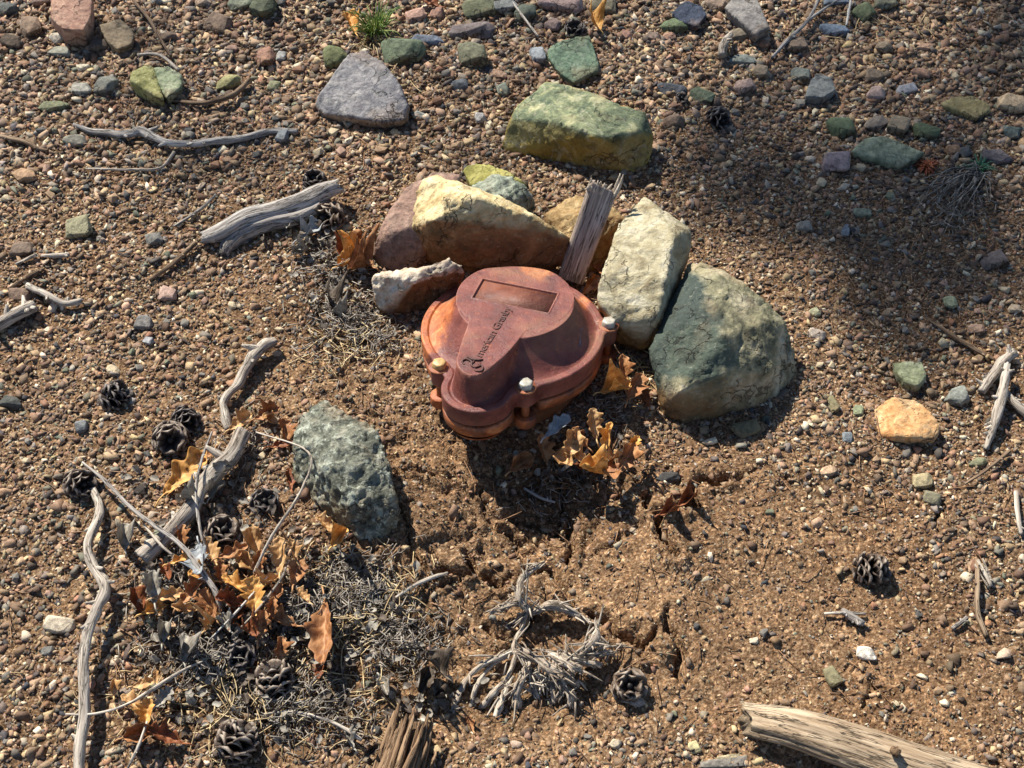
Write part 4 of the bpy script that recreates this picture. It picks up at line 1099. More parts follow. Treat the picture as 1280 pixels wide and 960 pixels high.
# split driftwood: two strands of wood side by side
P3, R = line3([(254, 297, .008, 7), (275, 291, .013, 11), (310, 272, .015, 12), (345, 264, .015, 12), (375, 254, .016, 12), (402, 241, .02, 12), (424, 232, .026, 9)]); org = np.mean(P3, 0)
drift = empty("driftwood", org.tolist(), "thick split grey driftwood stick beside two pine cones, left of the rock pile", "driftwood")
mb = MB(); tube(mb, P3, R, .003, 26, .16, 3, .006, 1, 3.4, split=[(1.2, .16, .3, 0, 1), (2.4, .12, .2, .03, 1)]); obj("wood_strand", mb.mesh("wood_strand", org), W_BLUE, drift)
P3, R = line3([(280, 318, .003, 5), (286, 305, .006, 9), (305, 290, .009, 9.5), (340, 278, .010, 9.5), (372, 272, .010, 8.5), (400, 257, .014, 8)])
mb = MB(); tube(mb, P3, R, .003, 24, .2, 5, .007, 1, 3.2, split=[(1.8, .14, .35, 0, 1)]); obj("wood_strand", mb.mesh("wood_strand", org), W_BLUE, drift)
stick([(92, 156, .004, 2.5), (120, 165, .006, 4), (160, 168, .01, 5), (178, 165, .012, 6), (205, 177, .012, 5), (232, 180, .010, 5), (262, 178, .008, 5), (300, 173, .006, 4.5), (340, 164, .005, 4), (372, 164, .004, 3)], W_BLUE,
      "long thin grey branch lying across the gravel at the upper left", "branch", "branch", groove=.2, knots=.3, step=.003)
stick([(345, 426, .012, 6), (325, 436, .014, 8), (310, 455, .012, 6.5), (298, 480, .011, 6.5), (285, 492, .011, 6), (279, 505, .01, 6), (281, 522, .008, 6), (286, 536, .004, 4)], W_GREY,
      "short crooked bleached branch pointing at the upper end of the thick stick", "branch", "branch", groove=.25, knots=.35, step=.003)
stick([(304, 541, .018, 10), (292, 566, .018, 10), (270, 590, .018, 12), (250, 612, .018, 10), (238, 636, .018, 11), (210, 668, .016, 10), (177, 698, .012, 12)], W_GREY,
      "thick bleached stick with a knot, lying beside the heap of oak leaves", groove=.14, knots=.12, sides=22, jag=.003, step=.003, split=[(1.0, .18, .35, .12, .2)])
stick([(116, 612, .006, 4.5), (124, 630, .010, 5), (122, 650, .014, 5.5), (110, 680, .018, 5.5), (115, 705, .020, 6), (131, 735, .022, 7), (120, 765, .022, 6.5), (107, 800, .022, 6.5), (104, 850, .022, 7), (106, 890, .020, 7), (100, 930, .018, 7), (98, 975, .014, 6)], W_GREY,
      "long crooked bleached branch running down the lower left to the bottom edge", "branch", "branch", groove=.2, knots=.2, sides=14, step=.003)
stick([(-12, 412, .008, 7), (15, 396, .010, 8), (44, 381, .012, 8)], W_GREY, "thick short grey stick at the left edge of the picture", sides=18, jag=.003, groove=.16, split=[(1.4, .2, .3, .0, 1)])
stick([(34, 357, .010, 4), (60, 369, .012, 4.5), (80, 379, .010, 4), (102, 376, .008, 4)], W_GREY, "forked pale stick above the thick stick at the left edge", extra=[[(78, 378, .008, 3), (78, 388, .002, 2)]], groove=.12)
stick([(0, 170, .004, 3), (30, 177, .006, 3.4), (48, 186, .004, 2.6), (60, 188, .003, 1.6)], W_TWIG, "dark twig at the left edge below the green stones", "twig", "twig")
stick([(0, 0, 0, 0)] and [(52, 320, .006, 2.2), (80, 319, .006, 3.2), (86, 318, .006, 3)], W_GREY, "stubby pale twig right of the dark brown stone", "twig", "twig")
stick([(20, 330, .004, 2), (46, 318, .007, 2.4)], W_GREY, "tiny curved twig on the dark brown stone at the left", "twig", "twig")
stick([(10, 362, .003, 2.5), (35, 346, .004, 3), (55, 336, .004, 2.5)], W_TWIG, "short brown twig above the forked pale stick", "twig", "twig")
stick([(187, 350, .004, 2.5), (215, 330, .006, 3), (245, 303, .008, 3)], W_TWIG, "straight brown twig ending at the left tip of the split driftwood", "twig", "twig")
stick([(218, 283, .004, 1.6), (250, 262, .006, 2), (270, 243, .006, 1.5)], W_BLUE, "thin grey twig above the split driftwood", "twig", "twig")
stick([(110, 211, .003, 1.5), (160, 212, .005, 1.8), (200, 210, .005, 1.8), (218, 190, .006, 2.4)], W_GREY, "thin pale twig below the long grey branch", "twig", "twig")
stick([(190, 120, .004, 2), (245, 129, .008, 3), (285, 121, .012, 3.5), (300, 112, .012, 3.5), (312, 99, .010, 3)], W_TWIG, "curved brown twig passing under the yellow green boxy stone", "twig", "twig")
stick([(172, 68, .006, 1.5), (200, 69, .010, 2), (224, 88, .014, 2)], W_GREY, "thin arched twig over the pale green pair of stones", "twig", "twig")
stick([(166, 0, .012, 1.6), (185, 22, .016, 2.2), (200, 48, .014, 2), (214, 70, .008, 1.5)], W_TWIG, "long thin twig slanting down from the top edge at the left", "twig", "twig")
# right side
stick([(1268, 440, .010, 6), (1254, 452, .012, 7), (1240, 470, .010, 6), (1226, 490, .005, 5)], W_GREY, "thick bleached stick slanting at the right edge", jag=.002, groove=.15, sides=16)
stick([(1259, 455, .020, 4), (1253, 490, .018, 6.5), (1244, 525, .012, 6), (1232, 562, .004, 3)], W_GREY, "long pale stick crossing over the others at the right edge", groove=.16, sides=14, jag=.003)
stick([(1258, 490, .012, 4), (1270, 505, .01, 5), (1290, 522, .008, 5)], W_GREY, "short pale stick running out of the right edge", groove=.16, sides=12)
stick([(1163, 400, .004, 2), (1195, 422, .007, 2.5), (1225, 440, .006, 2.8), (1243, 450, .005, 2)], W_TWIG, "brown twig leading to the sticks at the right edge", "twig", "twig")
stick([(1206, 605, .004, 1.5), (1232, 588, .008, 2.4), (1262, 564, .008, 2.6)], W_TWIG, "thin brown twig below the long pale stick", "twig", "twig")
stick([(1222, 700, .006, 3), (1222, 730, .010, 3.4), (1222, 765, .010, 3.6), (1233, 795, .006, 3.2)], W_TWIG, "slender curved twig above the fallen log on the right", "twig", "twig")
stick([(1191, 786, .005, 3), (1209, 772, .007, 3)], W_BLUE, "short thick grey twig left of the slender curved one", "twig", "twig")
stick([(1270, 615, .006, 3), (1273, 650, .008, 3.2), (1277, 668, .006, 2.5)], W_GREY, "pale curved twig at the right edge, middle height", "twig", "twig")
stick([(1222, 700, .012, 1.6), (1232, 718, .012, 2.6), (1239, 733, .008, 2.6)], W_ROOT, "frayed whitish splinter of wood touching the slender curved twig", "splinter", "wood_splinter", extra=[[(1228, 698, .012, 1), (1240, 728, .008, 2)], [(1218, 705, .01, 1), (1236, 735, .006, 1.5)]])
stick([(1030, 767, .004, 1.6), (1055, 766, .006, 2.2), (1082, 767, .004, 1.5)], W_GREY, "thin pale twig on the soil above the white stone", "twig", "twig")
stick([(1052, 762, .006, 3), (1066, 772, .007, 5), (1080, 780, .005, 4)], W_BLUE, "stubby grey wood chip beside the thin pale twig", "wood chip", "wood_chip")
stick([(902, 70, .012, 5), (903, 60, .016, 5), (908, 50, .016, 4.5), (914, 42, .012, 3)], W_GREY, "short curved white twig below the grey pointed slab", "twig", "twig", sides=14)
stick([(965, 72, .006, 2), (985, 50, .012, 2.4), (1010, 25, .014, 2.2), (1025, -5, .012, 1.6)], W_BLUE, "thin bluish twig slanting up to the top edge at the right", "twig", "twig", extra=[[(1010, 25, .014, 2), (1035, 8, .014, 1.4), (1055, -5, .012, 1)]])
stick([(1058, 32, .008, 1.4), (1061, 14, .012, 1.6), (1064, -4, .012, 1.4)], W_BLUE, "short upright grey stem over the blue stone", "twig", "twig")
stick([(640, 2, .01, 1.2), (655, 22, .012, 1.6), (673, 46, .008, 1.3)], W_GREY, "thin pale twig over the dark green flat stone at the top", "twig", "twig")
# lower left thin twigs over the leaves
for pts, lb in [
 ([(103, 578, .012, 2), (130, 600, .02, 3), (170, 640, .03, 3.4), (225, 680, .034, 3.8), (250, 712, .03, 4.5), (272, 745, .022, 5), (276, 770, .012, 3.4)], "long thin twig crossing above the thick bleached stick"),
 ([(320, 540, .02, 1), (385, 565, .05, 1.6), (378, 610, .055, 2), (340, 670, .04, 2.4), (318, 715, .03, 2.4)], "bent pale twig leaning on the lichen covered rock"),
 ([(265, 540, .026, 1.6), (252, 575, .034, 2.2), (245, 615, .034, 2.4), (250, 660, .028, 2.4), (256, 685, .02, 2)], "pale twig crossing the middle of the thick bleached stick"),
 ([(180, 656, .02, 1.8), (200, 680, .028, 2.4), (216, 694, .024, 2.2)], "short pale twig over the lower end of the thick bleached stick"),
 ([(82, 893, .016, 1.6), (120, 892, .024, 2), (160, 880, .026, 2.2), (190, 862, .024, 3.4), (225, 840, .02, 2.6), (262, 822, .012, 1.4)], "long twig lying over the lowest clump of oak leaves"),
 ([(290, 795, .02, 1.4), (320, 765, .026, 2), (352, 722, .026, 1.8), (360, 700, .02, 1)], "thin twig slanting over the right of the leaf heap"),
 ([(335, 720, .02, 1.2), (300, 760, .026, 1.8), (262, 800, .02, 1.4)], "thin twig slanting over the centre of the leaf heap"),
 ([(330, 893, .008, 2), (370, 890, .012, 2.4), (420, 905, .012, 3), (452, 925, .01, 3.4)], "grey twig above the bottom edge left of the splintered stake"),
 ([(494, 748, .006, 2.4), (512, 735, .010, 3), (540, 722, .010, 3.4), (560, 716, .006, 2)], "curved brown twig on the cracked soil below the lichen covered rock"),
 ([(160, 960, .01, 2), (174, 930, .02, 2.6), (184, 902, .02, 2)], "yellowish stalk at the bottom left edge"),
 ([(700, 590, .02, 1.4), (712, 580, .026, 3), (730, 568, .028, 2.6), (735, 560, .028, 1.4)], "short grey twig lying on the leaves under the well cap"),
 ([(655, 610, .006, 2), (675, 622, .010, 2.6), (694, 628, .008, 1.8)], "faint grey twig in the shadow of the well cap"),
 ([(590, 600, 0, 0)], None)]:
    if lb: pts = [(a, b, c, d * .78) for a, b, c, d in pts]
    if lb: stick(pts, W_BLUE if pts[0][0] % 2 else W_GREY, lb, "twig", "twig", groove=.2, sides=9)
# weathered board behind the cap
org = P(738, 290, .07)
mb = MB(); top = np.array([P(753, 236, .112), P(713, 350, .02)])
ax = top[0] - top[1]; Lb = np.linalg.norm(ax); ax /= Lb
wd = np.cross(ax, np.array([0.0, .72, -.69])); wd -= ax * (wd @ ax); wd /= np.linalg.norm(wd)
if wd[0] < 0: wd = -wd
th_ = np.cross(ax, wd)
nu, nv = 34, 60; per = []
hw, ht = .0175, .007
for i in range(nu):
    a = i / nu * 2 * math.pi; c_, s_ = math.cos(a), math.sin(a)
    per.append((math.copysign(abs(c_) ** .25, c_) * hw, math.copysign(abs(s_) ** .25, s_) * ht))
per = np.array(per); V = []; Wv = []
for j in range(nv):
    s_ = Lb * j / (nv - 1)
    g = vn3(np.stack([per[:, 0] * 330, per[:, 1] * 330, np.full(nu, s_ * 9)], 1), 71) * .0011
    tp_ = 1 - .12 * (1 - s_ / Lb)
    jz = 0
    if j > nv - 8: jz = (vn3(np.stack([per[:, 0] * 240, per[:, 1] * 240, np.zeros(nu)], 1), 72)) * .007 * (j - nv + 8) / 7
    V.append(top[1] + ax * (s_ + jz)[:, None] * 1.0 + wd * ((per[:, 0] + g) * tp_)[:, None] + th_ * (per[:, 1] + g)[:, None] if not np.isscalar(jz) else top[1] + ax * s_ + wd * ((per[:, 0] + g) * tp_)[:, None] + th_ * (per[:, 1] + g)[:, None])
    Wv.append(np.stack([per[:, 0], per[:, 1], np.full(nu, s_ * .07)], 1))
V = np.concatenate(V); Wv = np.concatenate(Wv); F = []
for j in range(nv - 1):
    for i in range(nu): F.append((j * nu + i, j * nu + (i + 1) % nu, (j + 1) * nu + (i + 1) % nu, (j + 1) * nu + i))
F.append(tuple(range(nu))[::-1])
cpt = V[-nu:].mean(0) - ax * .006; V = np.vstack([V, cpt]); Wv = np.vstack([Wv, Wv[-1]])
for i in range(nu): F.append(((nv - 1) * nu + i, (nv - 1) * nu + (i + 1) % nu, len(V) - 1))
mb.add(V, F, Wv)
board = empty("weathered_board", org.tolist(), "weathered grey board with a splintered top, wedged upright behind the well cap", "board")
obj("plank", mb.mesh("plank", org), W_DARK, board)
mb = MB(); rs = random.Random(4)
for i in range(34):
    u_ = rs.uniform(-1, 1) * hw; v_ = rs.uniform(-.9, .9) * ht
    b_ = top[0] - ax * .006 + wd * u_ + th_ * v_; ln = rs.uniform(.006, .015) + (.016 if u_ > hw * .8 else 0)
    tube(mb, [b_, b_ + ax * ln * .6 + wd * rs.uniform(-.002, .002), b_ + ax * ln + wd * rs.uniform(-.002, .003)], [.0026, .0022, .0006], .003, 6, .2, i)
o_ = obj("splintered_end", mb.mesh("splintered_end", org), W_ROOT, board); o_['kind'] = "stuff"; o_['label'] = "pale broken fibres along the top edge"
# fallen log, bottom right
P3, R = line3([(934, 898, .018, 20), (990, 910, .026, 25), (1060, 931, .028, 27), (1140, 958, .03, 29), (1230, 985, .03, 30), (1330, 1020, .03, 31)]); org = np.mean(P3, 0)
lo = empty("fallen_log", org.tolist(), "weathered tan log with a split running along it, at the bottom right edge", "log")
mb = MB(); tube(mb, P3, R, .003, 54, .09, 17, .016, .72, 3.6, .08, split=[(2.05, .13, .42, .01, .45), (1.2, .07, .2, .0, .5), (2.6, .06, .16, .05, .5), (.7, .05, .12, .03, .5)])
obj("log_wood", mb.mesh("log_wood", org), W_TAN, lo)
mb = MB(); kp, kr = line3([(1119, 938, .053, 6), (1120, 942, .047, 5)]); tube(mb, kp, kr, .002, 14, .3, 3); obj("knot", mb.mesh("knot", org), W_STAKE, lo)
# splintered stake, bottom centre
org = PG(505, 940)
sk = empty("splintered_stake", org.tolist(), "brown splintered wooden stake sticking out at the bottom edge, left of centre", "stake")
rs = random.Random(8)
for i in range(17):
    f = (i - 8) / 8; tx = 520 + f * 26 + rs.uniform(-2, 2); ty = 886 + abs(f) * 8 + f * 14 + rs.choice((-8, -3, 2, 8, 16, 30)); bx_ = 500 + f * 32; dz = -abs(f) ** 2 * .012 + (i % 2) * .004
    mb = MB(); P3, R = line3([(tx, ty, .030 + dz, .5), (tx - 2, ty + 9, .030 + dz, 2.2), ((tx + bx_) / 2 - 2, (ty + 980) / 2, .026 + dz, 3.9), (bx_ - 8, 990, .020 + dz, 4.6)])
    tube(mb, P3, R, .0025, 12, .3, i + 30, 0, .9, 2.2); obj("wood_splinter", mb.mesh("wood_splinter", org), W_STAKE, sk)
mb = MB(); P3, R = line3([(518, 905, .014, 13), (508, 940, .012, 22), (494, 990, .008, 26)]); tube(mb, P3, R, .004, 26, .2, 5, .006, .6, 3); obj("wood_heart", mb.mesh("wood_heart", org), W_STAKE, sk)

# ================================================================== DEAD ROOTS
org = PG(665, 800)
rt = empty("dead_root", org.tolist(), "gnarled pale dead root with frayed ends, lying on cracked soil below the well cap", "dead root")
BR = [([(678, 704, .03, 2), (664, 714, .03, 4), (653, 724, .028, 5), (648, 742, .026, 6), (655, 756, .022, 6), (661, 764, .018, 4)], 1),
      ([(612, 766, .012, 3), (630, 758, .02, 5), (648, 754, .022, 5), (664, 762, .018, 4)], 1),
      ([(662, 768, .014, 4), (688, 757, .018, 7), (712, 764, .016, 6), (738, 778, .008, 3)], 1),
      ([(672, 826, .02, 4), (690, 834, .026, 6), (708, 846, .022, 6), (722, 858, .012, 5)], 1),
      ([(700, 815, .02, 4), (716, 822, .026, 6), (734, 828, .024, 6), (752, 832, .014, 4)], 1),
      ([(660, 836, .016, 4), (664, 852, .014, 5), (672, 872, .006, 5)], 1),
      ([(660, 762, .014, 3), (652, 785, .014, 4), (643, 808, .016, 5), (648, 822, .018, 6)], 0),
      ([(645, 812, .014, 4), (618, 824, .014, 4), (596, 836, .012, 4), (578, 858, .008, 5), (566, 892, .002, 6)], 0),
      ([(640, 816, .010, 3), (612, 834, .008, 3.4), (596, 858, .006, 4), (588, 885, .002, 3)], 0),
      ([(645, 820, .018, 4), (634, 848, .014, 4), (616, 868, .010, 6), (602, 884, .003, 6)], 0),
      ([(640, 845, .012, 4), (628, 872, .008, 6), (620, 898, .003, 5)], 0),
      ([(662, 826, .026, 4), (654, 845, .022, 5), (646, 866, .014, 7), (645, 884, .006, 6)], 1),
      ([(650, 812, .024, 4), (668, 822, .030, 7), (686, 836, .030, 7), (700, 848, .024, 5)], 1),
      ([(684, 818, .024, 5), (700, 826, .030, 7), (716, 834, .030, 7), (728, 838, .024, 4)], 1),
      ([(696, 838, .022, 4), (704, 858, .018, 5), (714, 870, .012, 7), (713, 884, .006, 6)], 1),
      ([(668, 838, .02, 3), (676, 850, .016, 5), (674, 860, .010, 3)], 1),
      ([(686, 842, .016, 3), (690, 862, .010, 5), (692, 880, .004, 4)], 1),
      ([(747, 786, .030, 4), (742, 800, .028, 7), (728, 814, .024, 7), (720, 826, .020, 6)], 1),
      ([(724, 822, .016, 6), (745, 818, .018, 6), (766, 816, .012, 4)], 1),
      ([(745, 812, .022, 2), (760, 808, .022, 2), (778, 808, .016, 1)], 0)]
fib = MB(); rs = random.Random(3)
for i, (pts, fray) in enumerate(BR):
    mb = MB(); P3, R = line3([(a, b, c - .003, d * .8) for a, b, c, d in pts]); tube(mb, P3, R, .002, 12, .32, i + 50, .002, 1, 2.4, .35)
    obj("root_branch", mb.mesh("root_branch", org), W_ROOT, rt)
    c = catmull(np.array(P3), 30)
    for f in range(34 if fray else 8):
        j = rs.randrange(0, 28); a = c[j]; d = c[min(29, j + 2)] - a; d = d / (np.linalg.norm(d) + 1e-9) * rs.choice((-1, 1))
        q = np.array([rs.gauss(0, .5), rs.gauss(0, .5), rs.gauss(.1, .4)]); v = d * .9 + q; ln = rs.uniform(.006, .017)
        a = a + np.array([rs.gauss(0, 1), rs.gauss(0, 1), abs(rs.gauss(0, 1))]) * .002
        tube(fib, [a, a + v * ln * .5, a + v * ln * .8 + np.array([0, 0, -.001]), a + v * ln * 1.0 + np.array([rs.gauss(0, .001), 0, -.0015])], [.0011, .0010, .0008, .0003], .004, 4, 0, i)
o_ = obj("root_fibres", fib.mesh("root_fibres", org), W_ROOT, rt); o_['kind'] = "stuff"; o_['label'] = "frayed pale fibres peeling off the branches"

# ================================================================== OAK LEAVES
LM = {'o': m_leaf("leaf_orange", [(104, 66, 40), (158, 106, 66), (200, 152, 106)]), 't': m_leaf("leaf_tan", [(146, 104, 64), (192, 148, 96), (224, 188, 138)]),
      'g': m_leaf("leaf_gold", [(150, 96, 36), (204, 148, 76), (232, 190, 120)]), 'r': m_leaf("leaf_red", [(84, 46, 28), (128, 74, 44), (164, 104, 66)]),
      'y': m_leaf("leaf_grey", [(104, 96, 86), (146, 138, 126), (188, 182, 168)]), 'b': m_leaf("leaf_blue_grey", [(116, 120, 122), (150, 154, 156), (184, 186, 186)]),
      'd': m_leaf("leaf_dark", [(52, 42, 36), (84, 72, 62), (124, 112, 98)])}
def leaf_mesh(L, seed, curl, bend, wf=.42, roll=0.0, lobed=True):
    rs = random.Random(seed); nl, nw = 40, 10
    lob = rs.uniform(2.5, 4.6); ph = rs.uniform(-.3, .3)
    dep = rs.uniform(.38, .66); asy = rs.uniform(.7, 1.15)
    V = []; W = []; F = []
    for i in range(nl + 1):
        t = i / nl
        env = math.sin(math.pi * min(1, t * .97 + .015)) ** .75 * (.75 + .35 * t)
        for j in range(nw + 1):
            s = j / nw * 2 - 1
            wv = .56 + .44 * math.cos((t * lob + ph + (.06 if s > 0 else 0)) * 2 * math.pi)
            w = wf * L * env * (dep + (1 - dep) * wv ** .8) * (1 if s > 0 else asy)
            if not lobed: w = wf * L * env * (.86 + .14 * wv)
            sx = s * w; y = t * L + abs(s) * w * .28
            k = abs(sx) / (wf * L)
            z = curl * L * k ** 2 * 2.2 * (1 + .6 * math.sin(7 * t + seed)) + .08 * L * k + .018 * L * math.sin(t * 31 + seed) * math.sin(s * 5 + seed) + bend * L * (t - .5) ** 2 + .03 * L * math.sin(t * 13 + s * 3 + seed) * k + roll * L * sx / L * (t - .3)
            V.append((sx, y - L * .5, z)); W.append((s, t, seed * .1))
    for i in range(nl):
        for j in range(nw):
            a = i * (nw + 1) + j; F.append((a, a + 1, a + nw + 2, a + nw + 1))
    mb = MB(); mb.add(V, F, W)
    st = [(0, -L * .5 + L * .02, bend * L * .25), (L * .02, -L * .62, bend * L * .3 + .002), (L * .05, -L * .74, bend * L * .3)]
    b0 = mb.n; tube(mb, st, [.0008, .0007, .0009], .003, 6, 0, 1); mb.w[-1][:, 0] = 0.0
    return mb.mesh("oak_leaf")
def leaf(px, py, size, rot, key, tilt=(0, 0), h=.006, curl=.3, bend=.25, label=None, seed=0, roll=0.0, group=None, wf=.42, lobed=True):
    k = pxm(px, py); me = leaf_mesh(size * k, seed, curl, bend, wf, roll, lobed); me.materials.append(LM[key])
    p = PG(px, py, h); o = obj("oak_leaf", me, None, None, p.tolist())
    o.rotation_euler = (Matrix.Rotation(math.radians(rot), 3, 'Z') @ Matrix.Rotation(math.radians(tilt[0]), 3, 'X') @ Matrix.Rotation(math.radians(tilt[1]), 3, 'Y')).to_euler()
    m = o.modifiers.new("thick", 'SOLIDIFY'); m.thickness = .00035; m.offset = 0
    tag(o, label, "leaf", group); return o
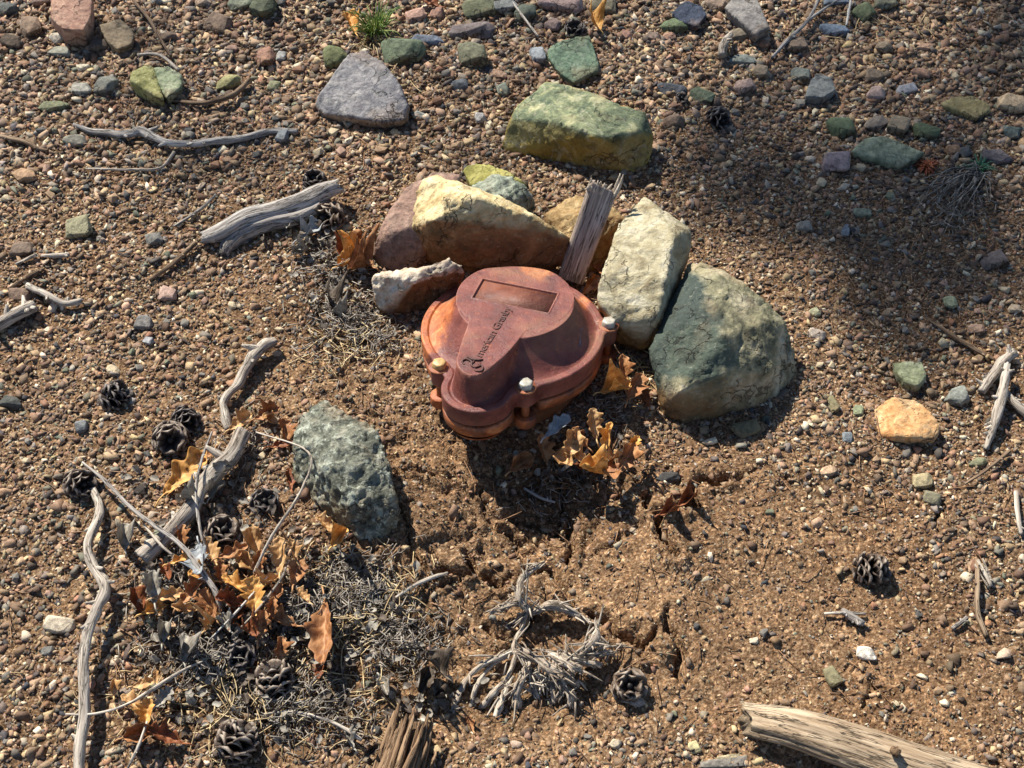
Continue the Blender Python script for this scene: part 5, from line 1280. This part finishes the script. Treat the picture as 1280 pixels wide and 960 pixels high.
LV = [
 # beside the mauve rock
 (440, 308, 40, 20, 'o', (25, 20), .012, .7, .4, "orange curled oak leaf beside the mauve rock, topmost of three"),
 (436, 328, 38, -60, 'g', (15, -10), .010, .8, .5, "golden curled oak leaf beside the mauve rock, lower left of three"),
 (454, 326, 38, 50, 'o', (20, 25), .014, .9, .4, "orange cupped oak leaf touching the mauve rock"),
 (446, 312, 30, -20, 'g', (20, -20), .016, .9, .5, "golden cupped leaf in the middle of the orange cluster by the mauve rock"),
 (448, 336, 32, 110, 'o', (15, 10), .012, .9, .5, "orange cupped leaf at the bottom of the cluster by the mauve rock"),
 (432, 316, 28, 160, 'r', (15, 15), .008, .9, .5, "brown cupped leaf at the left of the cluster by the mauve rock"),
 # under the cap
 (705, 575, 38, -140, 't', (20, 15), .016, .5, .4, "tan leaf curled over the left of the short grey twig"),
 (725, 548, 36, 40, 'o', (30, -10), .02, .6, .4, "orange leaf tucked behind the tan leaves under the well cap"),
 (770, 572, 38, 120, 't', (15, 20), .016, .5, .4, "pale brown leaf in the right part of the shaded heap"),
 (790, 556, 32, -40, 'g', (20, 20), .012, .6, .4, "small golden leaf at the upper right end of the shaded heap"),
 (697, 533, 46, -50, 'b', (20, 0), .026, .15, .2, "bluish grey oak leaf standing against the well cap pipe"),
 (679, 561, 44, 15, 'o', (45, 10), .016, .5, .3, "orange upright oak leaf at the left end of the heap under the well cap"),
 (652, 580, 40, -60, 'o', (20, 25), .008, .8, .3, "narrow curled orange leaf at the left end of the heap in the cap's shadow"),
 (715, 556, 46, -20, 't', (25, 20), .022, .4, .3, "tan oak leaf in the middle of the heap under the well cap"),
 (742, 530, 44, 10, 't', (45, 0), .022, .4, .3, "tan oak leaf leaning at the top of the heap under the well cap"),
 (760, 548, 46, -15, 'g', (35, -20), .022, .5, .4, "golden oak leaf at the upper right of the heap under the well cap"),
 (720, 572, 44, 60, 't', (15, 10), .020, .4, .3, "pale tan oak leaf crossed by a short grey twig"),
 (733, 580, 42, -100, 'r', (10, 30), .010, .5, .3, "dark reddish oak leaf at the bottom of the heap under the well cap"),
 (742, 590, 44, 80, 'g', (20, 20), .020, .9, .4, "golden curled oak leaf at the bottom right of the heap under the well cap"),
 (760, 590, 46, 200, 'o', (25, -15), .020, .5, .4, "orange oak leaf hanging over the lower edge of the shaded heap"),
 (783, 574, 50, -30, 'o', (20, 20), .014, .6, .4, "orange oak leaf at the right end of the heap under the well cap"),
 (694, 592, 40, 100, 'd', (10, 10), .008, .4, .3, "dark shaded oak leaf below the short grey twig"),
 # between cap and green rock
 (778, 462, 44, 5, 'o', (50, 10), .03, .5, .3, "upright orange oak leaf between the well cap bolt and the green rock"),
 (770, 487, 46, -80, 'g', (15, 10), .02, .8, .5, "curled golden oak leaf below the white upright stone"),
 (792, 484, 46, -30, 'o', (20, 30), .02, .7, .4, "orange oak leaf ring against the left of the green rock"),
 (808, 497, 26, 10, 'r', (20, 0), .01, .4, .3, "small reddish leaf scrap at the foot of the green rock"),
 (742, 330, 34, 30, 'r', (20, 10), .012, .5, .3, "dark orange leaf tucked behind the weathered board"),
 (738, 356, 36, -40, 'o', (20, 30), .012, .5, .3, "shaded orange leaf between the board and the white upright stone"),
 # right of the shadow
 (858, 626, 32, -55, 'r', (4, 8), .003, .8, .4, "reddish curled leaf on the soil crack, right one of a pair"),
 (836, 640, 30, -70, 'r', (4, 8), .002, .8, .4, "reddish curled leaf on the soil crack, left one of a pair"),
 (588, 905, 24, 20, 'o', (10, 10), .003, .4, .3, "tiny orange leaf scrap below the dead root"),
 # left: big golden leaf etc
 (232, 592, 66, -40, 'g', (12, 8), .010, .12, .15, "large golden oak leaf lying under the thick bleached stick"),
 (260, 572, 34, 150, 'o', (15, 20), .008, .4, .3, "orange leaf above the large golden one beside a pine cone"),
 (302, 528, 40, -60, 't', (25, 10), .014, .4, .4, "tan leaf at the upper end of the thick bleached stick"),
 (335, 517, 40, -70, 'o', (20, 20), .010, .5, .4, "orange brown leaf above the upper end of the thick stick"),
 (338, 524, 26, 60, 't', (20, 0), .010, .3, .3, "small pale leaf beside the orange brown one"),
 (356, 540, 40, 10, 'o', (25, 30), .012, .6, .4, "orange leaf touching the top left of the lichen covered rock"),
 (352, 556, 36, -80, 'r', (10, 10), .006, .3, .3, "dark red leaf touching the left side of the lichen covered rock"),
 (362, 600, 34, 10, 'r', (10, 30), .008, .4, .3, "dark red leaf under the left edge of the lichen covered rock"),
 (408, 657, 40, 50, 't', (20, 10), .012, .4, .4, "pale tan leaf at the lower left of the lichen covered rock"),
 (424, 672, 34, -40, 'g', (20, 20), .016, 1.0, .5, "curled golden leaf at the foot of the lichen covered rock"),
 # main heap
 (226, 672, 42, 10, 'o', (30, 20), .018, .6, .4, "orange leaf at the top left of the leaf heap"),
 (224, 700, 34, -70, 'g', (15, 0), .024, .2, .2, "small golden leaf below the lower end of the thick stick"),
 (262, 690, 44, 30, 't', (20, 20), .018, .5, .4, "tan leaf near the top of the leaf heap"),
 (292, 690, 46, -70, 'o', (15, 15), .022, .4, .4, "orange brown leaf across the top of the leaf heap"),
 (318, 676, 40, 20, 't', (30, 0), .022, .7, .4, "rolled tan leaf at the top of the leaf heap"),
 (322, 705, 40, -10, 'o', (30, 20), .026, .5, .4, "orange leaf in the upper middle of the leaf heap"),
 (350, 695, 54, 5, 't', (20, -10), .030, .3, .4, "bright tan leaf with pointed lobes at the right of the leaf heap"),
 (366, 688, 36, 20, 't', (25, 20), .028, .6, .4, "pale leaf at the far right of the leaf heap"),
 (212, 744, 44, -80, 't', (10, 20), .018, .4, .5, "pale tan leaf at the left of the leaf heap"),
 (194, 762, 40, -70, 'g', (10, 10), .010, .5, .4, "golden leaf at the lower left of the leaf heap"),
 (172, 752, 40, 20, 'r', (20, 20), .010, .7, .4, "dark red curled leaf at the far left of the leaf heap"),
 (240, 740, 52, -40, 'o', (15, 10), .022, .4, .4, "orange leaf with lobes in the left middle of the leaf heap"),
 (262, 755, 48, 30, 'o', (20, -20), .020, .5, .4, "orange brown leaf in the lower middle of the leaf heap"),
 (296, 732, 50, 60, 'g', (10, 10), .024, .3, .3, "golden orange leaf at the centre of the leaf heap"),
 (318, 745, 56, 10, 'g', (25, 0), .028, .3, .4, "tall golden leaf with deep lobes in the middle of the leaf heap"),
 (296, 765, 44, -20, 'r', (10, 20), .014, .5, .4, "dark reddish leaf below the centre of the leaf heap"),
 (326, 782, 44, -10, 'o', (25, 20), .020, .5, .4, "orange leaf at the bottom of the leaf heap"),
 (352, 776, 50, 70, 'o', (15, 10), .018, .4, .4, "wide brown orange leaf at the bottom right of the leaf heap"),
 (350, 812, 36, 0, 'o', (20, 30), .012, .7, .4, "narrow orange leaf above the dark pine cones"),
 (318, 832, 28, -20, 'r', (10, 0), .008, .3, .3, "small reddish leaf beside the dark pine cones"),
 (406, 792, 84, 184, 'o', (14, 12), .022, .22, .25, "long orange oak leaf standing alone right of the leaf heap"),
 (400, 838, 30, 175, 'r', (10, 0), .006, .3, .3, "reddish leaf tip below the long orange oak leaf"),
 (380, 745, 30, 40, 't', (10, 10), .020, .4, .3, "pale cream leaf scrap in the grey weeds"),
 # lowest clump
 (180, 855, 34, -80, 't', (15, 10), .020, .3, .3, "pale tan leaf at the top of the lowest leaf clump"),
 (196, 846, 20, 10, 't', (15, 0), .018, .3, .3, "tiny pale leaf at the top of the lowest leaf clump"),
 (166, 880, 42, 60, 't', (10, 20), .018, .3, .4, "tan leaf at the left of the lowest leaf clump"),
 (184, 892, 42, 0, 'g', (15, 0), .020, .4, .4, "golden brown leaf in the middle of the lowest leaf clump"),
 (205, 872, 40, -40, 'y', (15, 10), .018, .3, .4, "grey leaf at the right of the lowest leaf clump"),
 (176, 918, 50, -80, 'o', (10, 20), .010, .7, .4, "curled orange leaf at the bottom of the lowest leaf clump"),
 (208, 922, 56, 70, 'r', (15, 10), .012, .5, .5, "reddish brown leaf at the lower right of the lowest leaf clump"),
 (142, 860, 26, 5, 't', (20, 30), .012, .8, .3, "narrow tan seed leaf left of the lowest leaf clump"),
 # grey curled leaves
 (155, 672, 44, 10, 'y', (20, 20), .012, .9, .5, "whitish curled leaf left of the lower end of the thick stick"),
 (238, 625, 34, 70, 'y', (10, 10), .026, .9, .4, "grey curled leaf hooked on the middle of the thick stick"),
 (270, 612, 36, -30, 'y', (10, 20), .014, .9, .4, "grey curled leaf just right of the thick stick"),
 (278, 588, 34, -70, 'y', (10, 20), .022, .9, .5, "grey curled leaf across the upper part of the thick stick"),
 (250, 700, 56, 190, 'b', (15, 15), .034, .5, .3, "blue grey leaf hanging from the long thin twig"),
 (192, 735, 54, 10, 'y', (20, 10), .022, .7, .4, "grey crumpled leaf at the left side of the leaf heap"),
 (204, 792, 38, 0, 'y', (10, 20), .014, .9, .4, "grey curled leaf below the leaf heap, left"),
 (228, 812, 44, 10, 'y', (15, 30), .016, 1.0, .4, "narrow grey curled leaf below the leaf heap, right"),
 (280, 780, 34, 40, 'y', (15, 10), .018, 1.0, .5, "pale curled leaf ring under the leaf heap"),
 (388, 290, 44, -50, 'b', (10, 10), .006, .6, .3, "bluish leaf in the shade of the split driftwood"),
 (375, 316, 30, -70, 'y', (10, 20), .004, .9, .4, "pale curled leaf in the litter below the driftwood"),
 (337, 430, 0, 0, 'y', (0, 0), 0, 0, 0, None),
 (415, 378, 40, 20, 'd', (10, 20), .008, .9, .4, "dark curled leaf left of the split rock"),
 (425, 395, 30, 60, 'y', (20, 10), .010, .9, .4, "grey curled leaf left of the split rock"),
 (545, 832, 52, 40, 'd', (20, 10), .016, .8, .5, "dark curled leaf above the splintered stake, upper one"),
 (530, 850, 44, -20, 'd', (20, 20), .014, .9, .5, "dark curled leaf above the splintered stake, middle one"),
 (548, 872, 40, 70, 'd', (10, 20), .010, .9, .5, "dark curled leaf above the splintered stake, lower one"),
 (480, 858, 36, 205, 'y', (10, 0), .008, .9, .3, "white narrow curled leaf left of the dark leaves"),
 (436, 925, 34, 30, 'y', (10, 20), .008, 1.0, .4, "grey leaf curl left of the splintered stake"),
 (463, 940, 34, -50, 'd', (10, 20), .008, 1.0, .4, "dark leaf curl at the bottom edge beside the stake"),
 (360, 800, 0, 0, 'y', (0, 0), 0, 0, 0, None),
 (440, 30, 40, 20, 'g', (20, 0), .012, .6, .3, "yellowish curled leaf at the left foot of the grass tuft"),
 (443, 150, 34, 20, 'o', (20, 30), .004, 1.0, .2, "thin orange leaf strip at the lower edge of the blue grey rock"),
 (535, 4, 40, 60, 'r', (10, 10), .012, .6, .4, "reddish brown leaf at the top edge right of the grass tuft"),
 (745, 28, 34, 20, 'g', (20, 0), .012, .8, .4, "straw coloured curled leaf above the flat dark green stone"),
]
rs = random.Random(44); HEAP = [(252, 722, "near the left twig"), (276, 716, "just under the bright golden leaf"), (336, 730, "beside the tall golden leaf"), (308, 700, "under the rolled tan leaf"), (230, 760, "at the lower left"), (288, 752, "below the centre"),
  (340, 762, "at the lower right"), (310, 790, "at the very bottom"), (268, 776, "at the bottom left"), (370, 716, "at the right, in the weeds"), (208, 716, "above the grey crumpled leaf"), (346, 742, "right of the tall golden leaf")]
for i, (a, b_, t_) in enumerate(HEAP):
    kk = rs.choice("ottgor"); w_ = {'o': "orange", 't': "tan", 'g': "golden", 'r': "brown"}[kk]
    LV.append((a, b_, rs.uniform(34, 48), rs.uniform(-180, 180), kk, (rs.uniform(5, 35), rs.uniform(-25, 25)), rs.uniform(.012, .026), rs.uniform(.5, 1), rs.uniform(.2, .5), "crumpled %s leaf in the leaf heap, %s" % (w_, t_)))
for i, l in enumerate(LV):
    if not l[2]: continue
    px, py, sz, rot, key, tilt, h, curl, bend, lb = l
    rs = random.Random(i); cup = ('cupped' in lb or 'curled' in lb or 'rolled' in lb); pile = 640 < px < 810 and 510 < py < 605
    leaf(px, py, sz * (1.12 if sz > 60 else .78 if key in 'yd' else .86), rot, key, (tilt[0] * .75, tilt[1] * .8), h * 1.35 + .008 if pile else h * .8, curl * (.62 if cup else .42), bend * .8, lb, i + 1, rs.uniform(-.3, .3), None, rs.uniform(.3, .38) if cup else .21 if sz > 80 else rs.uniform(.25, .38), not cup)

# ================================================================== PINE CONES
def m_cone(name, a_, b_, c_):
    m, t, b = mat_new(name); tp_ = attr_node(t, "tip").outputs["Fac"]; o = tex_obj(t)
    f = mth(t, 'ADD', tp_, mth(t, 'MULTIPLY', mth(t, 'SUBTRACT', noise(t, o, 6, 5, .7), .5), .45))
    c = ramp(t, f, [(.3, lin(a_)), (.72, lin(b_)), (.96, lin(c_))]); t.links.new(c, b.inputs["Base Color"]); b.inputs["Roughness"].default_value = .6; set_spec(b, .45)
    bump(t, b, [(noise(t, o, 14, 5, .7), .0012, .7)]); return m
CM = {'d': m_cone("cone_scale_dark", (36, 27, 21), (84, 68, 56), (164, 150, 134)), 'b': m_cone("cone_scale_brown", (44, 32, 24), (100, 82, 66), (170, 154, 136)), 'k': m_cone("cone_scale_black", (28, 23, 21), (62, 52, 47), (134, 124, 116))}
def scale_mesh(open_=1.0):
    V = []; F = []; TP = []; nl, nw = 7, 7
    for sd in (0, 1):
        for i in range(nl):
            t = i / (nl - 1); w = .18 + .82 * math.sin(min(1, t * 1.15) * math.pi * .5) ** 1.3
            if t > .8: w *= math.sqrt(max(.05, 1 - ((t - .8) / .25) ** 2))
            for j in range(nw):
                s = j / (nw - 1) * 2 - 1
                zc = .16 * (t ** 2) * open_ - .22 * (s * w) ** 2 + (.10 * math.exp(-((t - .9) / .15) ** 2 - (s / .35) ** 2) if sd == 0 else 0)
                V.append((s * w * .60, t, zc - (.05 + .09 * t) * sd)); TP.append(t * (1 - .25 * abs(s)))
    N = nl * nw
    for i in range(nl - 1):
        for j in range(nw - 1):
            a = i * nw + j; F.append((a, a + 1, a + nw + 1, a + nw)); F.append((N + a, N + a + nw, N + a + nw + 1, N + a + 1))
    rim = [j for j in range(nw)] + [i * nw + nw - 1 for i in range(1, nl)] + [(nl - 1) * nw + j for j in range(nw - 2, -1, -1)] + [i * nw for i in range(nl - 2, 0, -1)]
    for a, b in zip(rim, rim[1:] + rim[:1]): F.append((a, N + a, N + b, b))
    me = new_mesh("scale", V, F, True); attr(me, "tip", TP, 'FLOAT'); return me
SCM = {}
def cone(px, py, dpx, key, label, axis=(0, 0), n=46, h=.0, sq=1.0, seed=0):
    k = pxm(px, py); D = dpx * k * .86; p = PG(px, py, h + D * .15)
    root = empty("pine_cone", p.tolist(), label, "pine cone"); root.rotation_euler = (math.radians(axis[0]), 0, math.radians(axis[1]))
    if key not in SCM: SCM[key] = scale_mesh(); SCM[key].materials.append(CM[key])
    mb = MB(); tube(mb, [(0, 0, -D * .40), (0, 0, 0), (0, 0, D * .40)], [D * .12, D * .18, D * .07], .004, 10, .1, seed); obj("core", mb.mesh("core"), CM['k'], root)
    rs = random.Random(seed + 1)
    n = int(n * 1.25)
    for i in range(n):
        if rs.random() < .06: continue
        f = (i + .5) / n; zc = (f - .5) * D * .78 * sq; rr = math.sin(math.pi * (.12 + .8 * f)) ** .7
        a = i * 2.39996; L = D * .40 * (.5 + .55 * rr) * rs.uniform(.8, 1.15)
        pit = math.radians(-30 + 78 * f + rs.uniform(-16, 16))
        M = Matrix.Translation((math.cos(a) * D * .10, math.sin(a) * D * .10, zc * .8)) @ Matrix.Rotation(a - math.pi / 2, 4, 'Z') @ Matrix.Rotation(pit, 4, 'X') @ Matrix.Scale(L, 4)
        s = bpy.data.objects.new("scale", SCM[key]); COL.objects.link(s); s.parent = root; s.matrix_local = M
for i, (px, py, d, key, ax_, lb, n) in enumerate([
 (214, 550, 50, 'd', (35, 20), "round dark pine cone with open scales beside the large golden leaf", 46),
 (232, 524, 38, 'k', (70, 40), "black pine cone just behind the round dark one", 34),
 (145, 496, 42, 'k', (60, 120), "dark pine cone in the gravel, left of the other two cones", 40),
 (393, 228, 34, 'k', (10, 0), "tight round pine cone at the upper end of the split driftwood", 40),
 (412, 272, 44, 'b', (50, -40), "brown pine cone right of the split driftwood", 40),
 (331, 628, 40, 'k', (20, 30), "small black pine cone left of the lichen covered rock", 34),
 (276, 668, 50, 'd', (30, 100), "dark pine cone under the twigs above the leaf heap", 40),
 (100, 606, 44, 'd', (50, 60), "dark pine cone at the upper end of the long vertical branch", 34),
 (300, 820, 46, 'k', (30, 20), "black pine cone below the leaf heap, left one of the two", 40),
 (345, 852, 56, 'd', (40, 200), "grey black pine cone below the leaf heap, right one of the two", 44),
 (296, 928, 58, 'd', (50, 150), "large dark pine cone near the bottom edge at the left", 44),
 (1088, 712, 46, 'd', (65, 80), "dark grey pine cone lying on the soil at the right", 40),
 (785, 858, 50, 'b', (20, 10), "brown pine cone right of the dead root", 40),
 (852, 124, 20, 'k', (30, 0), "tiny black pine cone below the smooth dark blue oval stone", 22),
 (898, 150, 34, 'k', (60, 30), "black pine cone in the gravel right of the ochre block", 30),
 (718, 36, 28, 'k', (30, 0), "dark pine cone at the top between the pink stones and the olive one", 30),
 (822, 78, 0, 'k', (60, 0), "small black pine cone above the smooth dark blue oval stone", 24),
 (500, 845, 0, 'k', (0, 0), None, 0)]):
    if d: cone(px, py, d, key, lb, ax_, n, 0, 1, i * 3)

# ================================================================== GRASS, WEEDS AND LITTER
def m_blade(name, a, b):
    m, t, bs = mat_new(name); g = nd(t, "ShaderNodeNewGeometry").outputs["Position"]
    c = ramp(t, noise(t, g, 120, 2, .5), [(.35, lin(a)), (.65, lin(b))]); t.links.new(c, bs.inputs["Base Color"]); bs.inputs["Roughness"].default_value = .6; return m
G_GREEN = m_blade("grass_green", (84, 116, 44), (150, 160, 84)); G_STRAW = m_blade("dry_straw", (150, 124, 84), (206, 184, 140)); G_GREY = m_blade("dry_weed", (72, 62, 54), (160, 150, 136)); G_BROWN = m_blade("pine_needle", (98, 70, 48), (160, 120, 82))
def tuft(mb, px, py, n, L, spread, rs, up=.8, r=.0008):
    b = PG(px, py, 0)
    for i in range(n):
        a = rs.uniform(0, 6.283); s = rs.uniform(.2, 1) * spread; l = L * rs.uniform(.5, 1.1)
        p0 = b + np.array([math.cos(a), math.sin(a), 0]) * rs.uniform(0, .25) * s * L; d = np.array([math.cos(a) * s, math.sin(a) * s, up * rs.uniform(.5, 1)])
        p1 = p0 + d * l * .5; p2 = p0 + d * l * .85 + np.array([0, 0, -.15 * l * s]); p3 = p0 + d * l + np.array([math.cos(a) * s * .2 * l, math.sin(a) * s * .2 * l, -.45 * l * s])
        tube(mb, [p0, p1, p2, p3], [r, r * .9, r * .7, r * .25], .006, 3, 0, i)
rs = random.Random(21)
org = PG(468, 50); gt = empty("grass_tuft", org.tolist(), "small green grass tuft with straw at its foot, growing above the blue grey rock", "grass tuft")
mb = MB(); tuft(mb, 470, 44, 110, .062, .7, rs, 1.0, .0009); o_ = obj("green_blades", mb.mesh("green_blades", org), G_GREEN, gt)
mb = MB(); tuft(mb, 466, 52, 60, .05, .9, rs, .5, .0009); o_ = obj("dry_blades", mb.mesh("dry_blades", org), G_STRAW, gt)
org = PG(1222, 214); sg = empty("sage_sprig", org.tolist(), "small green sprig with dry grey stems in the shade at the right", "sprig")
mb = MB(); tuft(mb, 1222, 212, 60, .026, .9, rs, .8, .0010); obj("green_leaves", mb.mesh("green_leaves", org), m_blade("sage_green", (56, 104, 72), (96, 142, 104)), sg)
mb = MB()
for i in range(46):
    a0 = PG(1222 + rs.gauss(0, 6), 216 + rs.gauss(0, 4), .006); ex = PG(1190 + rs.gauss(0, 26), 252 + rs.gauss(0, 20), .004 + rs.random() * .012); mid = (a0 + ex) / 2 + np.array([rs.gauss(0, .008), rs.gauss(0, .008), rs.random() * .02])
    tube(mb, [a0, mid, ex], [.0010, .0009, .0004], .006, 3, 0, i)
obj("dry_stems", mb.mesh("dry_stems", org), G_GREY, sg)
org = PG(1158, 210); ot = empty("orange_tuft", org.tolist(), "rust orange mossy tuft beside the mottled slab", "moss tuft")
mb = MB(); tuft(mb, 1158, 210, 150, .016, 1.0, rs, .8, .0014); obj("moss_leaves", mb.mesh("moss_leaves", org), m_blade("rust_moss", (130, 62, 34), (190, 112, 66)), ot)
def litter(name, areas, mat, label, r, L, seed, zmax, wig=.5):
    rs = random.Random(seed); mb = MB()
    for cx, cy, rx, ry, n in areas:
        for i in range(n):
            px = cx + rs.gauss(0, .45) * rx; py = cy + rs.gauss(0, .45) * ry
            d = math.hypot((px - cx) / rx, (py - cy) / ry)
            p = PG(px, py, rs.random() * zmax * max(.15, 1 - d)) + np.array([0, 0, .0015]); a = rs.uniform(0, 6.283); l = L * rs.uniform(.4, 1.3)
            v = np.array([math.cos(a), math.sin(a), rs.gauss(0, .18)]); w = np.array([-v[1], v[0], rs.gauss(0, .3)]) * rs.gauss(0, wig)
            tube(mb, [p - v * l * .5, p + w * l * .25, p + v * l * .35 + w * l * .2, p + v * l * .5], [r, r, r * .8, r * .5], .006, 3, 0, i)
    org = np.array([0, 0, 0.0]); return tag(obj(name, mb.mesh(name), mat), label, kind="stuff")
litter("dry_weed_litter", [(445, 740, 70, 60, 620), (380, 760, 60, 50, 260), (270, 820, 120, 60, 420), (500, 800, 60, 50, 260), (380, 880, 120, 60, 420), (430, 400, 60, 60, 300), (480, 420, 40, 30, 90), (420, 330, 70, 40, 160), (230, 720, 90, 80, 260), (760, 500, 40, 50, 150), (1190, 260, 50, 40, 120), (690, 620, 50, 40, 60), (300, 560, 60, 60, 60)],
       G_GREY, "tangle of dry grey weed stems and plant litter", .0007, .017, 5, .020, .9)
litter("pine_needles", [(640, 480, 900, 700, 900), (300, 760, 200, 160, 300), (780, 540, 60, 60, 60), (1150, 330, 160, 130, 160), (120, 120, 200, 160, 140)], G_BROWN, "scattered brown dry pine needles", .00055, .034, 6, .003, .25)
litter("dry_straw", [(790, 470, 30, 30, 60), (320, 880, 200, 90, 220), (450, 760, 90, 80, 220), (480, 60, 60, 60, 50), (440, 420, 60, 50, 80), (1100, 30, 120, 40, 30)], G_STRAW, "thin straw stalks in the plant litter", .0007, .034, 7, .012, .5)
rs = random.Random(99)
for nme, cl, lb in (("crumbs_of_leaf", 'y', "crumpled scraps of grey dead leaves in the litter"), ("brown_leaf_scraps", 'd', "crumbled scraps of brown leaves in the litter")):
    V = []; F = []; W = []
    for cx, cy, rx, ry, n in [(330, 760, 130, 90, 150), (270, 760, 110, 80, 110), (440, 770, 80, 70, 60), (300, 880, 130, 60, 60), (530, 870, 60, 50, 30), (430, 370, 60, 60, 50), (730, 570, 60, 40, 30), (390, 300, 50, 30, 24), (230, 600, 80, 60, 24)]:
        if cl == 'r': n //= 2
        for i in range(n):
            p = PG(cx + rs.gauss(0, .5) * rx, cy + rs.gauss(0, .5) * ry, rs.random() * .012 + .001); s = rs.uniform(.0016, .0046); b = len(V)
            M = Matrix.Rotation(rs.uniform(0, 6.3), 3, 'Z') @ Matrix.Rotation(rs.gauss(0, .7), 3, 'X'); cv = rs.uniform(.2, .9)
            for ii in range(4):
                for jj in range(4):
                    u_, v_ = (ii / 1.5 - 1), (jj / 1.5 - 1); rr_ = 1 - .35 * abs(u_ * v_) + rs.uniform(-.15, .15)
                    q = M @ Vector((u_ * s * rr_, v_ * s * 1.5 * rr_, cv * s * u_ * u_ + .3 * s * math.sin(v_ * 3))); V.append(tuple(p + np.array(q[:]))); W.append((u_, v_, i))
            for ii in range(3):
                for jj in range(3): a = b + ii * 4 + jj; F.append((a, a + 1, a + 5, a + 4))
    me = new_mesh(nme, V, F, True); attr(me, "wuv", W); tag(obj(nme, me, LM[cl]), lb, kind="stuff")

# ================================================================== PINE TREE outside the picture whose boughs dapple the gravel
rs = random.Random(12); BARK = m_plain("pine_bark", (96, 72, 54), .9, .2, .4, 30, .004)
TB = np.array([-1.9, 6.2, -.1]); tree = empty("pine_tree", TB.tolist(), "pine tree standing up the slope, its boughs shading the gravel in patches", "tree")
mb = MB(); tube(mb, [TB, TB + [.05, 0, 2], TB + [0, .05, 4.2], TB + [.03, 0, 6.6]], [.17, .14, .10, .03], .15, 14, .1, 1); obj("trunk", mb.mesh("trunk", TB), BARK, tree)
tos = -np.array(ldir[:])
SH = [(1150, 235, 90, 1.1), (1215, 300, 80, 1.1), (1120, 410, 60, 1.3), (1085, 350, 50, .9), (980, 215, 80, 1.15), (1060, 240, 60, 1.0), (900, 190, 50, .9), (900, 120, 60, .5), (1010, 95, 70, .4), (1120, 130, 70, .45), (840, 225, 50, .6), (600, 205, 60, .6), (560, 130, 50, .45), (690, 40, 70, .35), (1230, 230, 60, .8), (240, 190, 60, .9), (200, 60, 60, .7), (130, 150, 50, .6), (330, 200, 45, .6), (60, 90, 50, .5), (870, 250, 40, 1.0), (940, 245, 50, 1.1), (1010, 270, 50, 1.0), (1060, 300, 50, 1.0), (1120, 330, 55, 1.0), (1170, 370, 50, .9), (660, 110, 40, .6), (1240, 360, 60, .5), (1140, 435, 40, .5)]
nv_, nf_ = [], []
root = TB + np.array([0, 0, 4.9])
mbb = MB()
for q in range(5):
    lo_ = [root + np.array([0, 0, -.2 * q])]
    a = q * 1.1 - .3
    if q == 0: continue
    d_ = np.array([math.cos(a) * 1.0 + .4, abs(math.sin(a)) * 1.2, .1]); tube(mbb, [lo_[0], lo_[0] + d_ * .8, lo_[0] + d_ * 1.7], [.04, .03, .01], .1, 8, .1, q)
for (px, py, r, dens) in SH:
    g = P(px, py); t_ = 7.0 + rs.uniform(-.4, .4); c = g + tos * t_; rad = r * pxm(px, py) * 1.15
    mid = (c + root) / 2 + np.array([0, 0, .12]); tube(mbb, [root + rs.uniform(-.25, .25) * np.array([0, 0, 1]), mid, c], [.016, .010, .003], .1, 6, .1, 2)
    for i in range(int(min(2.2, dens * (1.7 if px > 860 and py > 150 else 1)) * 3.1 * rad * rad / (.06 * .0026) * .72)):
        v = np.array([rs.gauss(0, .55), rs.gauss(0, .55), rs.gauss(0, .4)]) * rad; p = c + v
        d = np.array([rs.gauss(0, 1), rs.gauss(0, 1), rs.gauss(0, .6)]); d /= np.linalg.norm(d); w = np.cross(d, tos); w /= np.linalg.norm(w) + 1e-9; w = (w + np.array([rs.gauss(0, .5) for _ in range(3)])) * .0013
        b = len(nv_); e = p + d * .06; nv_ += [p - w, p + w, e + w * .6, e - w * .6]; nf_.append((b, b + 1, b + 2, b + 3))
obj("branches", mbb.mesh("branches", TB), BARK, tree)
o_ = obj("needles", new_mesh("needles", np.array(nv_) - TB, nf_), m_blade("pine_green", (44, 62, 34), (70, 88, 48)), tree); o_['kind'] = "stuff"
